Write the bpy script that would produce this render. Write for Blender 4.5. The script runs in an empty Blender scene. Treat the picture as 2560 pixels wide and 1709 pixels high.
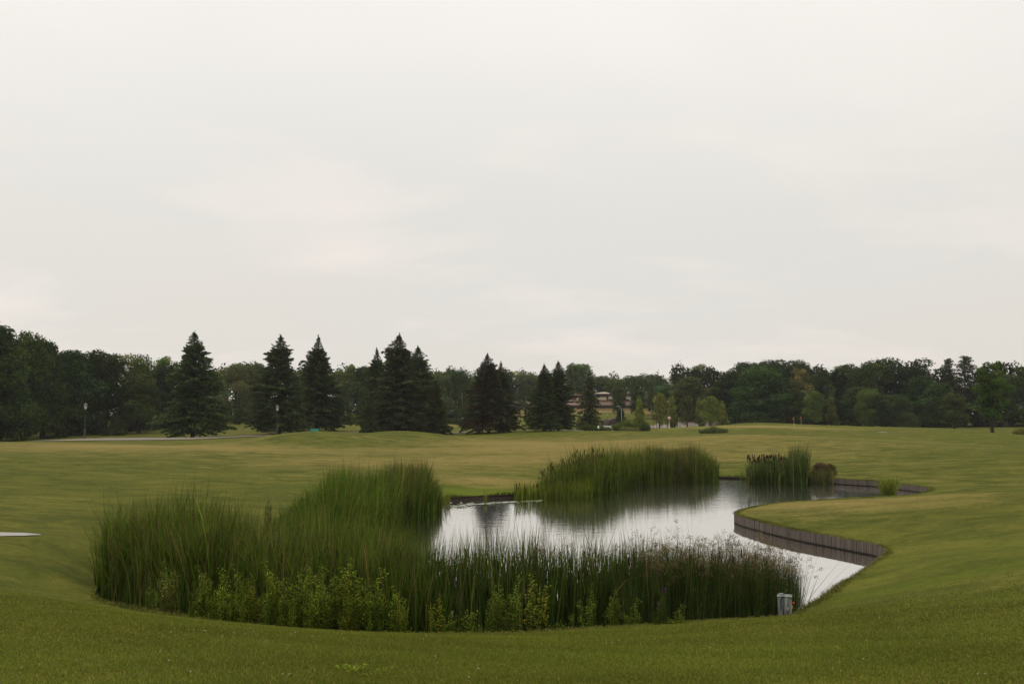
import bpy, math, random
import numpy as np
from mathutils import Vector
from mathutils.geometry import delaunay_2d_cdt

rng = np.random.default_rng(7)
random.seed(7)
SC = bpy.context.scene
R = math.radians

# ------------------------------------------------------------------ camera
F = 2489.0                     # focal length in photo pixels (35 mm on a 36 mm sensor, 2560 px wide)
CAMZ = 3.8
PITCH = math.atan(195.5 / F)
cam_d = bpy.data.cameras.new("camera")
cam_d.lens = 35.0; cam_d.sensor_width = 36.0; cam_d.clip_start = 0.1; cam_d.clip_end = 4000
cam = bpy.data.objects.new("camera", cam_d)
SC.collection.objects.link(cam)
cam.location = (0, 0, CAMZ); cam.rotation_euler = (R(90) + PITCH, 0, 0)
SC.camera = cam

# ------------------------------------------------------------------ view and world
SC.view_settings.view_transform = 'Standard'; SC.view_settings.look = 'None'
SC.view_settings.exposure = 0.0; SC.view_settings.gamma = 1.0
SC.cycles.max_bounces = 6; SC.cycles.diffuse_bounces = 3; SC.cycles.glossy_bounces = 3
SC.cycles.transparent_max_bounces = 8; SC.cycles.volume_bounces = 1
SUN_EL, SUN_AZ = 34.0, -48.0          # azimuth measured from +Y (view direction), negative = left
world = bpy.data.worlds.new("World"); SC.world = world; world.use_nodes = True
nt = world.node_tree; nt.nodes.clear()
def wn(t): return nt.nodes.new(t)
out = wn('ShaderNodeOutputWorld'); bg = wn('ShaderNodeBackground')
sky = wn('ShaderNodeTexSky'); sky.sky_type = 'NISHITA'; sky.sun_disc = False
sky.sun_elevation = R(SUN_EL); sky.sun_rotation = R(SUN_AZ)
tc = wn('ShaderNodeTexCoord'); sep = wn('ShaderNodeSeparateXYZ')
nt.links.new(tc.outputs['Generated'], sep.inputs[0])
ramp = wn('ShaderNodeValToRGB')
cr = ramp.color_ramp
cr.elements[0].position = 0.0; cr.elements[0].color = (.765, .715, .655, 1)
cr.elements[1].position = 1.0; cr.elements[1].color = (.93, .91, .88, 1)
for p, c in ((.10, (.775, .735, .678, 1)), (.20, (.80, .775, .725, 1)), (.30, (.895, .865, .815, 1)), (.40, (.965, .93, .88, 1)), (.6, (.965, .93, .88, 1))):
    e = cr.elements.new(p); e.color = c
nt.links.new(sep.outputs['Z'], ramp.inputs[0])
# flat cloud layer: direction divided by elevation gives the streaks a real cloud deck's foreshortening
mz = wn('ShaderNodeMath'); mz.operation = 'MAXIMUM'; mz.inputs[1].default_value = 0.0
nt.links.new(sep.outputs['Z'], mz.inputs[0])
az = wn('ShaderNodeMath'); az.operation = 'ADD'; az.inputs[1].default_value = 0.16
nt.links.new(mz.outputs[0], az.inputs[0])
dv = wn('ShaderNodeVectorMath'); dv.operation = 'DIVIDE'
cb = wn('ShaderNodeCombineXYZ')
for i in range(3): nt.links.new(az.outputs[0], cb.inputs[i])
nt.links.new(tc.outputs['Generated'], dv.inputs[0]); nt.links.new(cb.outputs[0], dv.inputs[1])
mp = wn('ShaderNodeMapping'); mp.inputs['Scale'].default_value = (1.0, 1.15, .6); mp.inputs['Location'].default_value = (3.1, 1.7, 0)
mp.inputs['Rotation'].default_value = (0, 0, R(12))
nt.links.new(dv.outputs[0], mp.inputs[0])
def world_cloud(scale, detail, lo, hi):
    n = wn('ShaderNodeTexNoise'); n.inputs['Scale'].default_value = scale; n.inputs['Detail'].default_value = detail
    n.inputs['Distortion'].default_value = .25
    nt.links.new(mp.outputs[0], n.inputs['Vector'])
    m = wn('ShaderNodeMapRange'); m.inputs[1].default_value = lo; m.inputs[2].default_value = hi
    nt.links.new(n.outputs['Fac'], m.inputs[0]); return m.outputs[0]
def wmix(fac, a, b, mode='MIX', k=1.0):
    m = wn('ShaderNodeMixRGB'); m.blend_type = mode
    if isinstance(fac, (int, float)): m.inputs[0].default_value = fac
    else:
        q = wn('ShaderNodeMath'); q.operation = 'MULTIPLY'; q.inputs[1].default_value = k
        nt.links.new(fac, q.inputs[0]); nt.links.new(q.outputs[0], m.inputs[0])
    for s, i in ((a, 1), (b, 2)):
        if isinstance(s, tuple): m.inputs[i].default_value = s
        else: nt.links.new(s, m.inputs[i])
    return m.outputs[0]
c0 = wmix(world_cloud(.55, 3, .42, .72), ramp.outputs[0], (.755, .750, .715, 1), k=.6)      # grey-blue thin places
c1 = wmix(world_cloud(1.1, 6, .52, .80), c0, (.985, .875, .81, 1), k=.75)                      # pinkish bright wisps
nsky = wn('ShaderNodeVectorMath'); nsky.operation = 'SCALE'; nsky.inputs['Scale'].default_value = 0.10
nt.links.new(sky.outputs[0], nsky.inputs[0])
c2 = wmix(0.03, c1, nsky.outputs[0])
zm = wn('ShaderNodeMapRange'); zm.interpolation_type = 'SMOOTHSTEP'      # overcast sky is brighter overhead
nt.links.new(sep.outputs['Z'], zm.inputs[0])
for i, x in enumerate((.40, .95, 1.0, 1.75)): zm.inputs[i+1].default_value = x
zs = wn('ShaderNodeVectorMath'); zs.operation = 'SCALE'; nt.links.new(c2, zs.inputs[0]); nt.links.new(zm.outputs[0], zs.inputs['Scale'])
nt.links.new(zs.outputs[0], bg.inputs['Color']); bg.inputs['Strength'].default_value = 1.0
nt.links.new(bg.outputs[0], out.inputs['Surface'])

sun_d = bpy.data.lights.new("sun", 'SUN'); sun_d.energy = 0.75; sun_d.angle = R(25); sun_d.color = (1, .93, .80)
sun = bpy.data.objects.new("sun", sun_d); SC.collection.objects.link(sun)
sd = Vector((math.sin(R(SUN_AZ)) * math.cos(R(SUN_EL)), math.cos(R(SUN_AZ)) * math.cos(R(SUN_EL)), math.sin(R(SUN_EL))))
sun.rotation_euler = (-sd).to_track_quat('-Z', 'Y').to_euler(); sun.location = sd * 100

# ------------------------------------------------------------------ helpers
def ray(u, v):
    a = (u - 1280) / F; b = (854.5 - v) / F
    return np.array([a, math.cos(PITCH) - b * math.sin(PITCH), math.sin(PITCH) + b * math.cos(PITCH)])
def at_z(u, v, z=0.0):          # point on the horizontal plane z
    r = ray(u, v); t = (z - CAMZ) / r[2]; return np.array([r[0] * t, r[1] * t, z])
def at_d(u, v, d):              # point at depth y = d
    r = ray(u, v); t = d / r[1]; return np.array([r[0] * t, d, CAMZ + r[2] * t])
def x_at(u, d, v=1060):
    return at_d(u, v, d)[0]

# surveyed depths beyond the pond are paced out again to their true distance
_FA = [0, 66, 75, 110, 130, 250, 450, 2200]; _FB = [0, 66, 80, 150, 185, 340, 620, 2600]
def FD(d): return float(np.interp(d, _FA, _FB))
def FK(d): return FD(d)/d
def unpace(x, y):
    y0 = np.where(y > 66, np.interp(y, _FB, _FA), y); k = np.where(y > 66, y/np.maximum(y0, 1), 1.0)
    return x/k, y0, k
def tag(o, label=None, cat=None, group=None, kind=None):
    if label: o['label'] = label
    if cat: o['category'] = cat
    if group: o['group'] = group
    if kind: o['kind'] = kind
    return o
def link(o, parent=None):
    SC.collection.objects.link(o)
    if parent is not None: o.parent = parent
    return o
def empty(name, loc=(0, 0, 0), rz=0.0):
    o = bpy.data.objects.new(name, None); o.empty_display_size = .3
    link(o); o.location = loc; o.rotation_euler = (0, 0, rz); return o

def mesh_np(name, V, quads=None, tris=None, col=None, mat=None, smooth=False):
    me = bpy.data.meshes.new(name)
    V = np.asarray(V, dtype=np.float32); nv = len(V)
    qs = np.asarray(quads, dtype=np.int32).reshape(-1, 4) if quads is not None and len(quads) else np.zeros((0, 4), np.int32)
    ts = np.asarray(tris, dtype=np.int32).reshape(-1, 3) if tris is not None and len(tris) else np.zeros((0, 3), np.int32)
    me.vertices.add(nv); me.vertices.foreach_set('co', V.ravel())
    loops = np.concatenate([qs.ravel(), ts.ravel()]).astype(np.int32)
    me.loops.add(len(loops)); me.loops.foreach_set('vertex_index', loops)
    starts = np.concatenate([np.arange(len(qs)) * 4, len(qs) * 4 + np.arange(len(ts)) * 3]).astype(np.int32)
    me.polygons.add(len(starts)); me.polygons.foreach_set('loop_start', starts)
    if smooth: me.polygons.foreach_set('use_smooth', np.ones(len(starts), dtype=bool))
    me.update(calc_edges=True); me.validate()
    if col is not None:
        a = me.color_attributes.new('Col', 'FLOAT_COLOR', 'POINT')
        c = np.ones((nv, 4), np.float32); c[:, :3] = col
        a.data.foreach_set('color', c.ravel())
    if mat: me.materials.append(mat)
    return me
def obj(name, me, parent=None, **k):
    o = bpy.data.objects.new(name, me); link(o, parent); tag(o, **k); return o

class MB:
    """collects boxes, tubes and lathes into one mesh"""
    def __init__(s): s.V = []; s.Q = []; s.T = []; s.C = []; s.n = 0
    def add(s, V, Q=None, T=None, col=(1, 1, 1)):
        V = np.asarray(V, float); 
        if Q is not None and len(Q): s.Q.append(np.asarray(Q, int) + s.n)
        if T is not None and len(T): s.T.append(np.asarray(T, int) + s.n)
        s.V.append(V); s.C.append(np.tile(np.asarray(col, float), (len(V), 1)) if np.ndim(col) == 1 else np.asarray(col)); s.n += len(V)
    def box(s, c, size, rz=0.0, col=(1, 1, 1), bev=0.0):
        x, y, z = [d / 2 for d in size]
        if bev > 0:
            b = min(bev, x * .9, y * .9, z * .9); pts = []
            for zz, ins in ((-z, b), (-z + b, 0), (z - b, 0), (z, b)):
                X, Y = x - ins, y - ins; e = b if ins == 0 else b * .5
                pts += [(-X + e, -Y, zz), (X - e, -Y, zz), (X, -Y + e, zz), (X, Y - e, zz), (X - e, Y, zz), (-X + e, Y, zz), (-X, Y - e, zz), (-X, -Y + e, zz)]
            Q = []
            for k in range(3):
                for i in range(8): Q.append((k*8+i, k*8+(i+1) % 8, (k+1)*8+(i+1) % 8, (k+1)*8+i))
            T = []
            for base, flip in ((0, True), (24, False)):
                for i in range(1, 7):
                    T.append((base, base+i+1, base+i) if flip else (base, base+i, base+i+1))
            V = np.array(pts)
        else:
            V = np.array([(sx*x, sy*y, sz*z) for sz in (-1, 1) for sx, sy in ((-1, -1), (1, -1), (1, 1), (-1, 1))])
            Q = [(3, 2, 1, 0), (4, 5, 6, 7), (0, 1, 5, 4), (1, 2, 6, 5), (2, 3, 7, 6), (3, 0, 4, 7)]; T = None
        ca, sa = math.cos(rz), math.sin(rz)
        V = V @ np.array([[ca, sa, 0], [-sa, ca, 0], [0, 0, 1]]) + np.asarray(c)
        s.add(V, Q, T, col)
    def tube(s, pts, rad, seg=8, col=(1, 1, 1), cap=True):
        P = np.asarray(pts, float); n = len(P)
        rad = np.full(n, rad) if np.ndim(rad) == 0 else np.asarray(rad, float)
        T = np.gradient(P, axis=0); T /= np.linalg.norm(T, axis=1)[:, None] + 1e-9
        ref = np.array([0, 0, 1.]) if abs(T[:, 2]).mean() < .8 else np.array([1., 0, 0])
        A = np.cross(T, ref); A /= np.linalg.norm(A, axis=1)[:, None] + 1e-9; B = np.cross(T, A)
        th = np.arange(seg) / seg * 2 * np.pi
        V = (P[:, None] + rad[:, None, None] * (np.cos(th)[None, :, None] * A[:, None] + np.sin(th)[None, :, None] * B[:, None])).reshape(-1, 3)
        Q = [(k*seg+i, k*seg+(i+1) % seg, (k+1)*seg+(i+1) % seg, (k+1)*seg+i) for k in range(n-1) for i in range(seg)]
        Tr = []
        if cap:
            for i in range(1, seg-1): Tr.append((0, i, i+1)); b = (n-1)*seg; Tr.append((b, b+i+1, b+i))
        s.add(V, Q, Tr, col)
    def lathe(s, prof, c=(0, 0, 0), seg=16, col=(1, 1, 1)):
        n = len(prof); th = np.arange(seg) / seg * 2 * np.pi
        V = np.array([(r*math.cos(t)+c[0], r*math.sin(t)+c[1], z+c[2]) for r, z in prof for t in th])
        Q = [(k*seg+i, k*seg+(i+1) % seg, (k+1)*seg+(i+1) % seg, (k+1)*seg+i) for k in range(n-1) for i in range(seg)]
        s.add(V, Q, None, col)
    def build(s, name, mat, parent=None, smooth=False, **k):
        me = mesh_np(name, np.concatenate(s.V), np.concatenate(s.Q) if s.Q else None, np.concatenate(s.T) if s.T else None, np.concatenate(s.C), mat, smooth)
        return obj(name, me, parent, **k)

# ------------------------------------------------------------------ materials
class NG:
    def __init__(s, name):
        s.m = bpy.data.materials.new(name); s.m.use_nodes = True; s.t = s.m.node_tree; s.t.nodes.clear()
        s.out = s.n('ShaderNodeOutputMaterial')
    def n(s, t): return s.t.nodes.new(t)
    def l(s, a, b): s.t.links.new(a, b)
    def val(s, x, inp):
        if isinstance(x, (int, float, tuple)): inp.default_value = x
        else: s.l(x, inp)
    def mix(s, fac, a, b, mode='MIX'):
        m = s.n('ShaderNodeMixRGB'); m.blend_type = mode
        s.val(fac, m.inputs[0]); s.val(a, m.inputs[1]); s.val(b, m.inputs[2]); return m.outputs[0]
    def math(s, op, a, b=0.0, clamp=False):
        m = s.n('ShaderNodeMath'); m.operation = op; m.use_clamp = clamp
        s.val(a, m.inputs[0]); s.val(b, m.inputs[1]); return m.outputs[0]
    def rng(s, a, lo, hi, t0=0.0, t1=1.0):
        m = s.n('ShaderNodeMapRange'); s.val(a, m.inputs[0])
        for i, x in enumerate((lo, hi, t0, t1)): m.inputs[i+1].default_value = x
        return m.outputs[0]
    def noise(s, scale, detail=3, vec=None, stretch=None, rough=.5, dist=0.0):
        n = s.n('ShaderNodeTexNoise'); n.inputs['Scale'].default_value = scale; n.inputs['Detail'].default_value = detail
        n.inputs['Roughness'].default_value = rough; n.inputs['Distortion'].default_value = dist
        if vec is None: vec = s.n('ShaderNodeTexCoord').outputs['Object']
        if stretch:
            mp = s.n('ShaderNodeMapping'); mp.inputs['Scale'].default_value = stretch; s.l(vec, mp.inputs[0]); vec = mp.outputs[0]
        s.l(vec, n.inputs['Vector']); return n.outputs['Fac']
    def attr(s, name='Col'):
        a = s.n('ShaderNodeAttribute'); a.attribute_name = name; return a.outputs['Color']
    def geo(s, o='Position'): return s.n('ShaderNodeNewGeometry').outputs[o]
    def bump(s, h, strength=.3, dist=.02):
        b = s.n('ShaderNodeBump'); b.inputs['Strength'].default_value = strength; b.inputs['Distance'].default_value = dist
        s.l(h, b.inputs['Height']); return b.outputs[0]
    def pbsdf(s, col, rough=.8, spec=.3, metal=0.0, normal=None):
        p = s.n('ShaderNodeBsdfPrincipled'); s.val(col, p.inputs['Base Color']); s.val(rough, p.inputs['Roughness'])
        p.inputs['Specular IOR Level'].default_value = spec; p.inputs['Metallic'].default_value = metal
        if normal is not None: s.l(normal, p.inputs['Normal'])
        return p.outputs[0]
    def done(s, sh): s.l(sh, s.out.inputs['Surface']); return s.m

def leaf_mat(name, transl=.3, use_obj=True, nscale=.7, lo=.7, hi=1.35, gloss=.03):
    g = NG(name); c = g.attr()
    if use_obj:
        oi = g.n('ShaderNodeObjectInfo'); c = g.mix(1.0, c, oi.outputs['Color'], 'MULTIPLY')
    v = g.rng(g.noise(nscale, 2, vec=g.geo()), .3, .7, lo, hi)
    c = g.mix(1.0, c, v, 'MULTIPLY')
    p = g.pbsdf(c, .8, gloss)
    t = g.n('ShaderNodeBsdfTranslucent'); g.l(c, t.inputs['Color'])
    m = g.n('ShaderNodeMixShader'); m.inputs[0].default_value = transl
    g.l(p, m.inputs[1]); g.l(t.outputs[0], m.inputs[2])
    return g.done(m.outputs[0])
M_leaf = leaf_mat('foliage')
M_needle = leaf_mat('needles', .15)
M_reed = leaf_mat('reed_leaf', .3, use_obj=False, nscale=1.6, lo=.72, hi=1.28)
M_weed = leaf_mat('weed_leaf', .35, use_obj=True, nscale=3.0, lo=.85, hi=1.15)

def bark_mat():
    g = NG('bark'); oi = g.n('ShaderNodeObjectInfo')
    n = g.noise(9, 4, vec=g.geo(), stretch=(3, 3, .5))
    c = g.mix(1.0, oi.outputs['Color'], g.mix(n, (.45, .45, .45, 1), (1.5, 1.4, 1.35, 1)), 'MULTIPLY')
    return g.done(g.pbsdf(c, .9, .1, normal=g.bump(n, .6, .05)))
M_bark = bark_mat()

def col_mat(name, rough=.6, spec=.3, metal=0.0, nscale=6.0, amt=.25, stretch=None, bump=.15):
    g = NG(name); n = g.noise(nscale, 4, stretch=stretch)
    c = g.mix(1.0, g.attr(), g.mix(n, (1-amt,)*3 + (1,), (1+amt,)*3 + (1,)), 'MULTIPLY')
    return g.done(g.pbsdf(c, rough, spec, metal, g.bump(n, bump, .01)))
M_paint = col_mat('painted_metal', .45, .4)
M_iron = col_mat('cast_iron', .55, .35)
M_plaster = col_mat('plaster', .85, .15, nscale=.8, amt=.12)
M_roof = col_mat('roof_tile', .8, .2, nscale=1.2, amt=.2, stretch=(1, 1, 6))
M_stone = col_mat('stone', .85, .15, nscale=2, amt=.2)

def glass_mat():
    g = NG('lamp_glass'); return g.done(g.pbsdf((.62, .58, .50, 1), .25, .5))
M_lglass = glass_mat()
def dark_glass():
    g = NG('window_glass'); return g.done(g.pbsdf((.03, .04, .045, 1), .08, .6))
M_glass = dark_glass()

def grass_mat():
    g = NG('mown_grass'); pos = g.geo()
    att = g.n('ShaderNodeAttribute'); att.attribute_name = 'Col'
    sp = g.n('ShaderNodeSeparateColor'); g.l(att.outputs['Color'], sp.inputs[0])
    dry_shade, lush, fine = sp.outputs[0], sp.outputs[1], sp.outputs[2]
    big = g.noise(.09, 4, vec=pos, stretch=(.5, 1.1, 1), rough=.6, dist=.5)
    mid = g.noise(.60, 5, vec=pos, stretch=(.8, 1.0, 1), rough=.68, dist=.6)
    sml = g.noise(6, 4, vec=pos, rough=.7)
    tiny = g.noise(55, 3, vec=pos, rough=.7)
    base = g.mix(g.rng(mid, .36, .66), (.056, .066, .012, 1), (.116, .114, .021, 1))
    base = g.mix(lush, base, (.092, .118, .012, 1))
    a = g.math('ADD', g.math('MULTIPLY', big, .75), g.math('MULTIPLY', mid, .75))
    a = g.math('ADD', a, g.math('MULTIPLY', sml, .38))
    a = g.math('ADD', a, g.math('MULTIPLY', dry_shade, 1.15))
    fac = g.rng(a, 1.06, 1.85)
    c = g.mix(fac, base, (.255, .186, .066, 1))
    c = g.mix(1.0, c, g.mix(g.rng(sml, .3, .7), (.78, .80, .8, 1), (1.2, 1.18, 1.15, 1)), 'MULTIPLY')
    c = g.mix(1.0, c, g.mix(g.rng(tiny, .3, .7), (.70, .72, .7, 1), (1.3, 1.28, 1.25, 1)), 'MULTIPLY')
    h = g.math('ADD', g.math('MULTIPLY', sml, .7), tiny)
    return g.done(g.pbsdf(c, .95, .02, normal=g.bump(h, .55, .03)))
M_grass = grass_mat()
def blade_mat():
    g = NG('grass_blades'); c = g.attr()
    p = g.pbsdf(c, .9, .02); t = g.n('ShaderNodeBsdfTranslucent'); g.l(c, t.inputs['Color'])
    m = g.n('ShaderNodeMixShader'); m.inputs[0].default_value = .3; g.l(p, m.inputs[1]); g.l(t.outputs[0], m.inputs[2])
    return g.done(m.outputs[0])
M_blade = blade_mat()
def soil_mat():
    g = NG('dark_soil'); n = g.noise(7, 5)
    return g.done(g.pbsdf(g.mix(n, (.012, .009, .007, 1), (.06, .042, .03, 1)), .85, .2, normal=g.bump(n, .8, .08)))
M_soil = soil_mat()
def asphalt_mat():
    g = NG('asphalt'); n = g.noise(30, 4); b = g.noise(.5, 3, stretch=(1, .3, 1))
    c = g.mix(b, (.150, .122, .100, 1), (.215, .175, .142, 1))
    c = g.mix(1.0, c, g.mix(n, (.8, .8, .8, 1), (1.2, 1.2, 1.2, 1)), 'MULTIPLY')
    return g.done(g.pbsdf(c, .85, .3, normal=g.bump(n, .2, .01)))
M_asph = asphalt_mat()
def sand_mat():
    g = NG('sand'); n = g.noise(12, 4)
    return g.done(g.pbsdf(g.mix(n, (.25, .235, .21, 1), (.36, .34, .31, 1)), .9, .1, normal=g.bump(n, .4, .02)))
M_sand = sand_mat()
def water_mat():
    g = NG('pond_water'); pos = g.geo()
    sx = g.n('ShaderNodeSeparateXYZ'); g.l(pos, sx.inputs[0])
    mask = g.rng(g.math('SUBTRACT', g.math('ADD', sx.outputs[1], g.math('MULTIPLY', g.noise(.16, 2, vec=pos), 10)), g.math('MULTIPLY', sx.outputs[0], 1.5)), 24, 36, .04, 1.0)
    r1 = g.noise(5.5, 3, vec=pos, stretch=(.55, 1.0, 1), dist=.3); r2 = g.noise(1.3, 2, vec=pos, stretch=(.6, 1, 1))
    h = g.math('MULTIPLY', g.math('ADD', r1, g.math('MULTIPLY', r2, 1.2)), mask)
    nor = g.bump(h, .075, .03)
    fr = g.n('ShaderNodeFresnel'); fr.inputs['IOR'].default_value = 1.33; g.l(nor, fr.inputs['Normal'])
    fac = g.rng(fr.outputs[0], .02, .40, .08, .90)
    gl = g.n('ShaderNodeBsdfGlossy'); g.l(g.math('ADD', .02, g.math('MULTIPLY', mask, .035)), gl.inputs['Roughness']); gl.inputs['Color'].default_value = (.93, .91, .885, 1); g.l(nor, gl.inputs['Normal'])
    df = g.pbsdf((.016, .017, .009, 1), .3, .1)
    m = g.n('ShaderNodeMixShader'); g.l(fac, m.inputs[0]); g.l(df, m.inputs[1]); g.l(gl.outputs[0], m.inputs[2])
    return g.done(m.outputs[0])
M_water = water_mat()
def timber_mat():
    g = NG('weathered_timber'); pos = g.geo()
    n = g.noise(8, 4, vec=pos, stretch=(5, 5, .5)); s = g.n('ShaderNodeSeparateXYZ'); g.l(pos, s.inputs[0])
    c = g.mix(1.0, g.attr(), g.mix(n, (.55, .55, .55, 1), (1.5, 1.45, 1.4, 1)), 'MULTIPLY')
    wet = g.rng(g.math('ADD', s.outputs[2], g.math('MULTIPLY', n, .05)), .045, .085)      # algae tide mark
    c = g.mix(wet, (.010, .009, .006, 1), c)
    return g.done(g.pbsdf(c, .85, .2, normal=g.bump(n, .5, .01)))
M_timber = timber_mat()

# ------------------------------------------------------------------ pond outline
near_pts = [(236,1488),(262,1505),(300,1514),(400,1534),(500,1549),(640,1563),(800,1575),(1000,1581),(1150,1581),(1300,1579),(1500,1567),(1700,1552),(1850,1544),(1950,1539),
            (1986,1535.7),(2012,1518),(2058,1493.6),(2104,1459),(2139,1438),(2173,1413),(2197,1396.6),(2214,1385),(2219,1379),(2212,1369),(2189,1359.5),(2154,1353.2),(2081,1340),(2005,1326.5),
            (1928,1309.7),(1874,1296),(1852,1290),(1841,1284.5),(1839,1280),(1848,1275),(1874,1268),(1928,1258),(1986,1252.5),(2081,1248),(2158,1244),(2235,1239),(2280,1235),(2312,1230),(2326,1219.5),
            (2290,1213.5),(2240,1207.5),(2188,1201.5),(2124,1197.8),(2075,1194.6),(2023,1192.2)]
far_pts = [(1960,1199),(1860,1197),(1800,1195.5),(1700,1195.5),(1640,1200),(1560,1212),(1500,1224),(1440,1234),(1350,1243),(1292,1244.5),(1200,1248.5),(1121,1254),(1080,1262),(1050,1273),(1010,1288),
           (940,1301),(860,1314),(760,1334),(690,1362),(640,1402),(580,1440),(500,1452),(400,1452),(320,1458),(262,1472)]
ctrl = [at_z(u, v, .33)[:2] for u, v in near_pts] + [at_z(u, v, 0)[:2] for u, v in far_pts]
edgez = [.33] * len(near_pts) + [.12]*6 + [.2] * (len(far_pts)-6)
for i in range(len(near_pts)-3, len(near_pts)): pass
C_ = np.array([list(c) + [z] for c, z in zip(ctrl, edgez)])
def catmull(C, step=.16):
    n = len(C); outp = []; seg = []
    for i in range(n):
        p0, p1, p2, p3 = C[i-1], C[i], C[(i+1) % n], C[(i+2) % n]
        k = max(2, int(np.linalg.norm(p2[:2]-p1[:2]) / step))
        for j in range(k):
            t = j / k
            q = .5*((2*p1) + (-p0+p2)*t + (2*p0-5*p1+4*p2-p3)*t*t + (-p0+3*p1-3*p2+p3)*t**3)
            outp.append(q); seg.append(i)
    return np.array(outp), np.array(seg)
POND, PSEG = catmull(C_)
PXY = POND[:, :2]
def in_poly(P, poly):
    P = np.asarray(P, float); x, y = P[:, 0], P[:, 1]; res = np.zeros(len(P), bool)
    x0, y0 = poly[:, 0], poly[:, 1]; x1, y1 = np.roll(x0, -1), np.roll(y0, -1)
    for a, b, c, d in zip(x0, y0, x1, y1):
        if b == d: continue
        m = ((b > y) != (d > y)); res ^= m & (x < (c-a)*(y-b)/(d-b)+a)
    return res
def edge_dist(P):
    P = np.asarray(P, float); outd = np.empty(len(P)); A = PXY[::2]
    for i in range(0, len(P), 4000):
        outd[i:i+4000] = np.sqrt(((P[i:i+4000, None]-A[None])**2).sum(2).min(1))
    return outd

# ------------------------------------------------------------------ terrain height (thin-plate spline through surveyed points)
tp = []
for i in range(0, len(C_)): tp.append((C_[i, 0], C_[i, 1], C_[i, 2]))
def tz(u, d, z): tp.append((x_at(u, d), d, z))
for x in (-9, -4, 0, 4, 9):
    tp.append((x, -6, 2.3)); tp.append((x, 0, 2.2)); tp.append((x, 5.5, 2.14))
for u, d, z in [(-300,9,2.0),(300,10,1.78),(900,10,1.58),(1400,10,1.55),(1950,10,1.58),(2400,10,1.72),(3000,10,1.9),
                (-700,16,1.8),(-200,15,1.45),(100,15,1.2),(2150,15,1.02),(2500,15,1.28),(3000,16,1.6),
                (-600,25,1.6),(-150,22,1.25),(80,22,.98),(180,26,.72),(2450,22,.95),(2900,24,1.2),(2380,28,.74),(2560,32,.95),(2200,38,.62),(2400,39,.93),(2650,39,1.12),(3100,40,1.3),
                (2450,50,.42),(2700,52,.6),(-500,38,1.3),(50,34,.85),(300,30,.55),(520,33,.5),
                (0,50,1.15),(300,48,.85),(600,45,.55),(900,48,.45),(-500,60,1.6),(0,70,1.45),(400,68,1.2),(800,64,.85),(1100,60,.62),
                (-300,84,2.0),(0,84,1.92),(150,85,1.86),(300,86,1.72),(450,88,1.6),(600,84,1.45),(900,78,1.25),(1200,75,1.15),(1500,76,1.05),(1700,78,1.15),
                (-100,101,1.45),(150,100,1.62),(210,104,1.72),(320,100,1.62),(480,100,1.72),(640,103,2.05),(900,100,1.8),(1100,100,1.95),(1300,98,1.95),(1500,98,2.1),(1700,97,2.28),(1870,95,2.42),
                (2156,88,2.06),(2350,84,1.85),(2540,80,1.70),(2750,80,1.7),(2900,110,2.2),
                (1900,80,1.4),(2150,72,1.05),(2400,66,.9),(2100,98,1.95),(2300,96,1.9),(2560,92,1.75),
                (1250,112,2.35),(1380,112,2.32),(1060,114,2.3),(1150,118,2.45),(1300,122,2.55),(1450,122,2.6),(1700,115,2.45),
                (-200,112,1.1),(0,114,1.22),(150,118,1.65),(300,128,2.05),(480,125,2.15),(640,130,2.5),(800,125,2.75),
                (500,160,3.1),(700,155,3.35),(880,150,3.45),(1080,155,3.2),(1200,150,3.3),(1330,180,4.3),
                (1500,122,2.38),(1600,130,2.62),(1673,135,2.72),(1750,140,2.6),(1620,162,2.75),(1810,182,3.6),(1520,150,2.8),(1520,175,4.2),(1520,205,5.3),(1350,205,4.6),(1700,205,4.6),
                (1800,115,2.38),(1780,108,2.25),(1900,130,3.42),(1850,138,3.45),(2000,118,2.62),(2000,135,3.25),(2120,138,3.0),(2120,150,2.75),(2210,115,2.35),(2300,140,2.5),(2450,142,2.55),(2600,142,2.6),(2800,150,2.8),
                (0,200,3.),(500,220,4.5),(1000,230,5.),(1500,260,5.6),(2000,220,4.4),(2600,220,3.6),
                (-1500,60,2.),(-1500,150,2.),(3900,60,2.),(3900,150,3.),(-3000,300,3.),(6000,300,3.),(1280,450,5.)]:
    tz(u, d, z)
for x, y in ((-60, -40), (0, -60), (60, -40), (-50, 0), (50, 0), (-30, 10), (30, 10)): tp.append((x, y, 2.4))
TP = np.array(tp)
# drop near-duplicates
keep = []
for i, p in enumerate(TP):
    if all(np.hypot(*(p[:2]-TP[j, :2])) > .25 for j in keep): keep.append(i)
TP = TP[keep]
def tps(r2): return np.where(r2 > 1e-9, r2 * np.log(r2 + 1e-12), 0)
n_ = len(TP); K = tps(((TP[:, None, :2]-TP[None, :, :2])**2).sum(2) / 100.)
A_ = np.zeros((n_+3, n_+3)); A_[:n_, :n_] = K + np.eye(n_) * .08
A_[:n_, n_] = 1; A_[:n_, n_+1:] = TP[:, :2]; A_[n_, :n_] = 1; A_[n_+1:, :n_] = TP[:, :2].T
W_ = np.linalg.solve(A_, np.concatenate([TP[:, 2], np.zeros(3)]))
BUNK = (x_at(20, 24.9), 24.9)
MOUNDS = [(x_at(775, 89), 89, 1.46, 5.2, 3.4), (x_at(1010, 95), 95, .72, 3.8, 2.6), (x_at(915, 99), 99, .35, 4, 2.5),
          (x_at(2460, 99), 99, .62, 5.5, 4.5), (x_at(1870, 112), 112, .35, 4, 2.2), (x_at(1930, 109), 109, .3, 3, 1.6), (x_at(1660, 108), 108, .25, 6, 3)]
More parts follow.
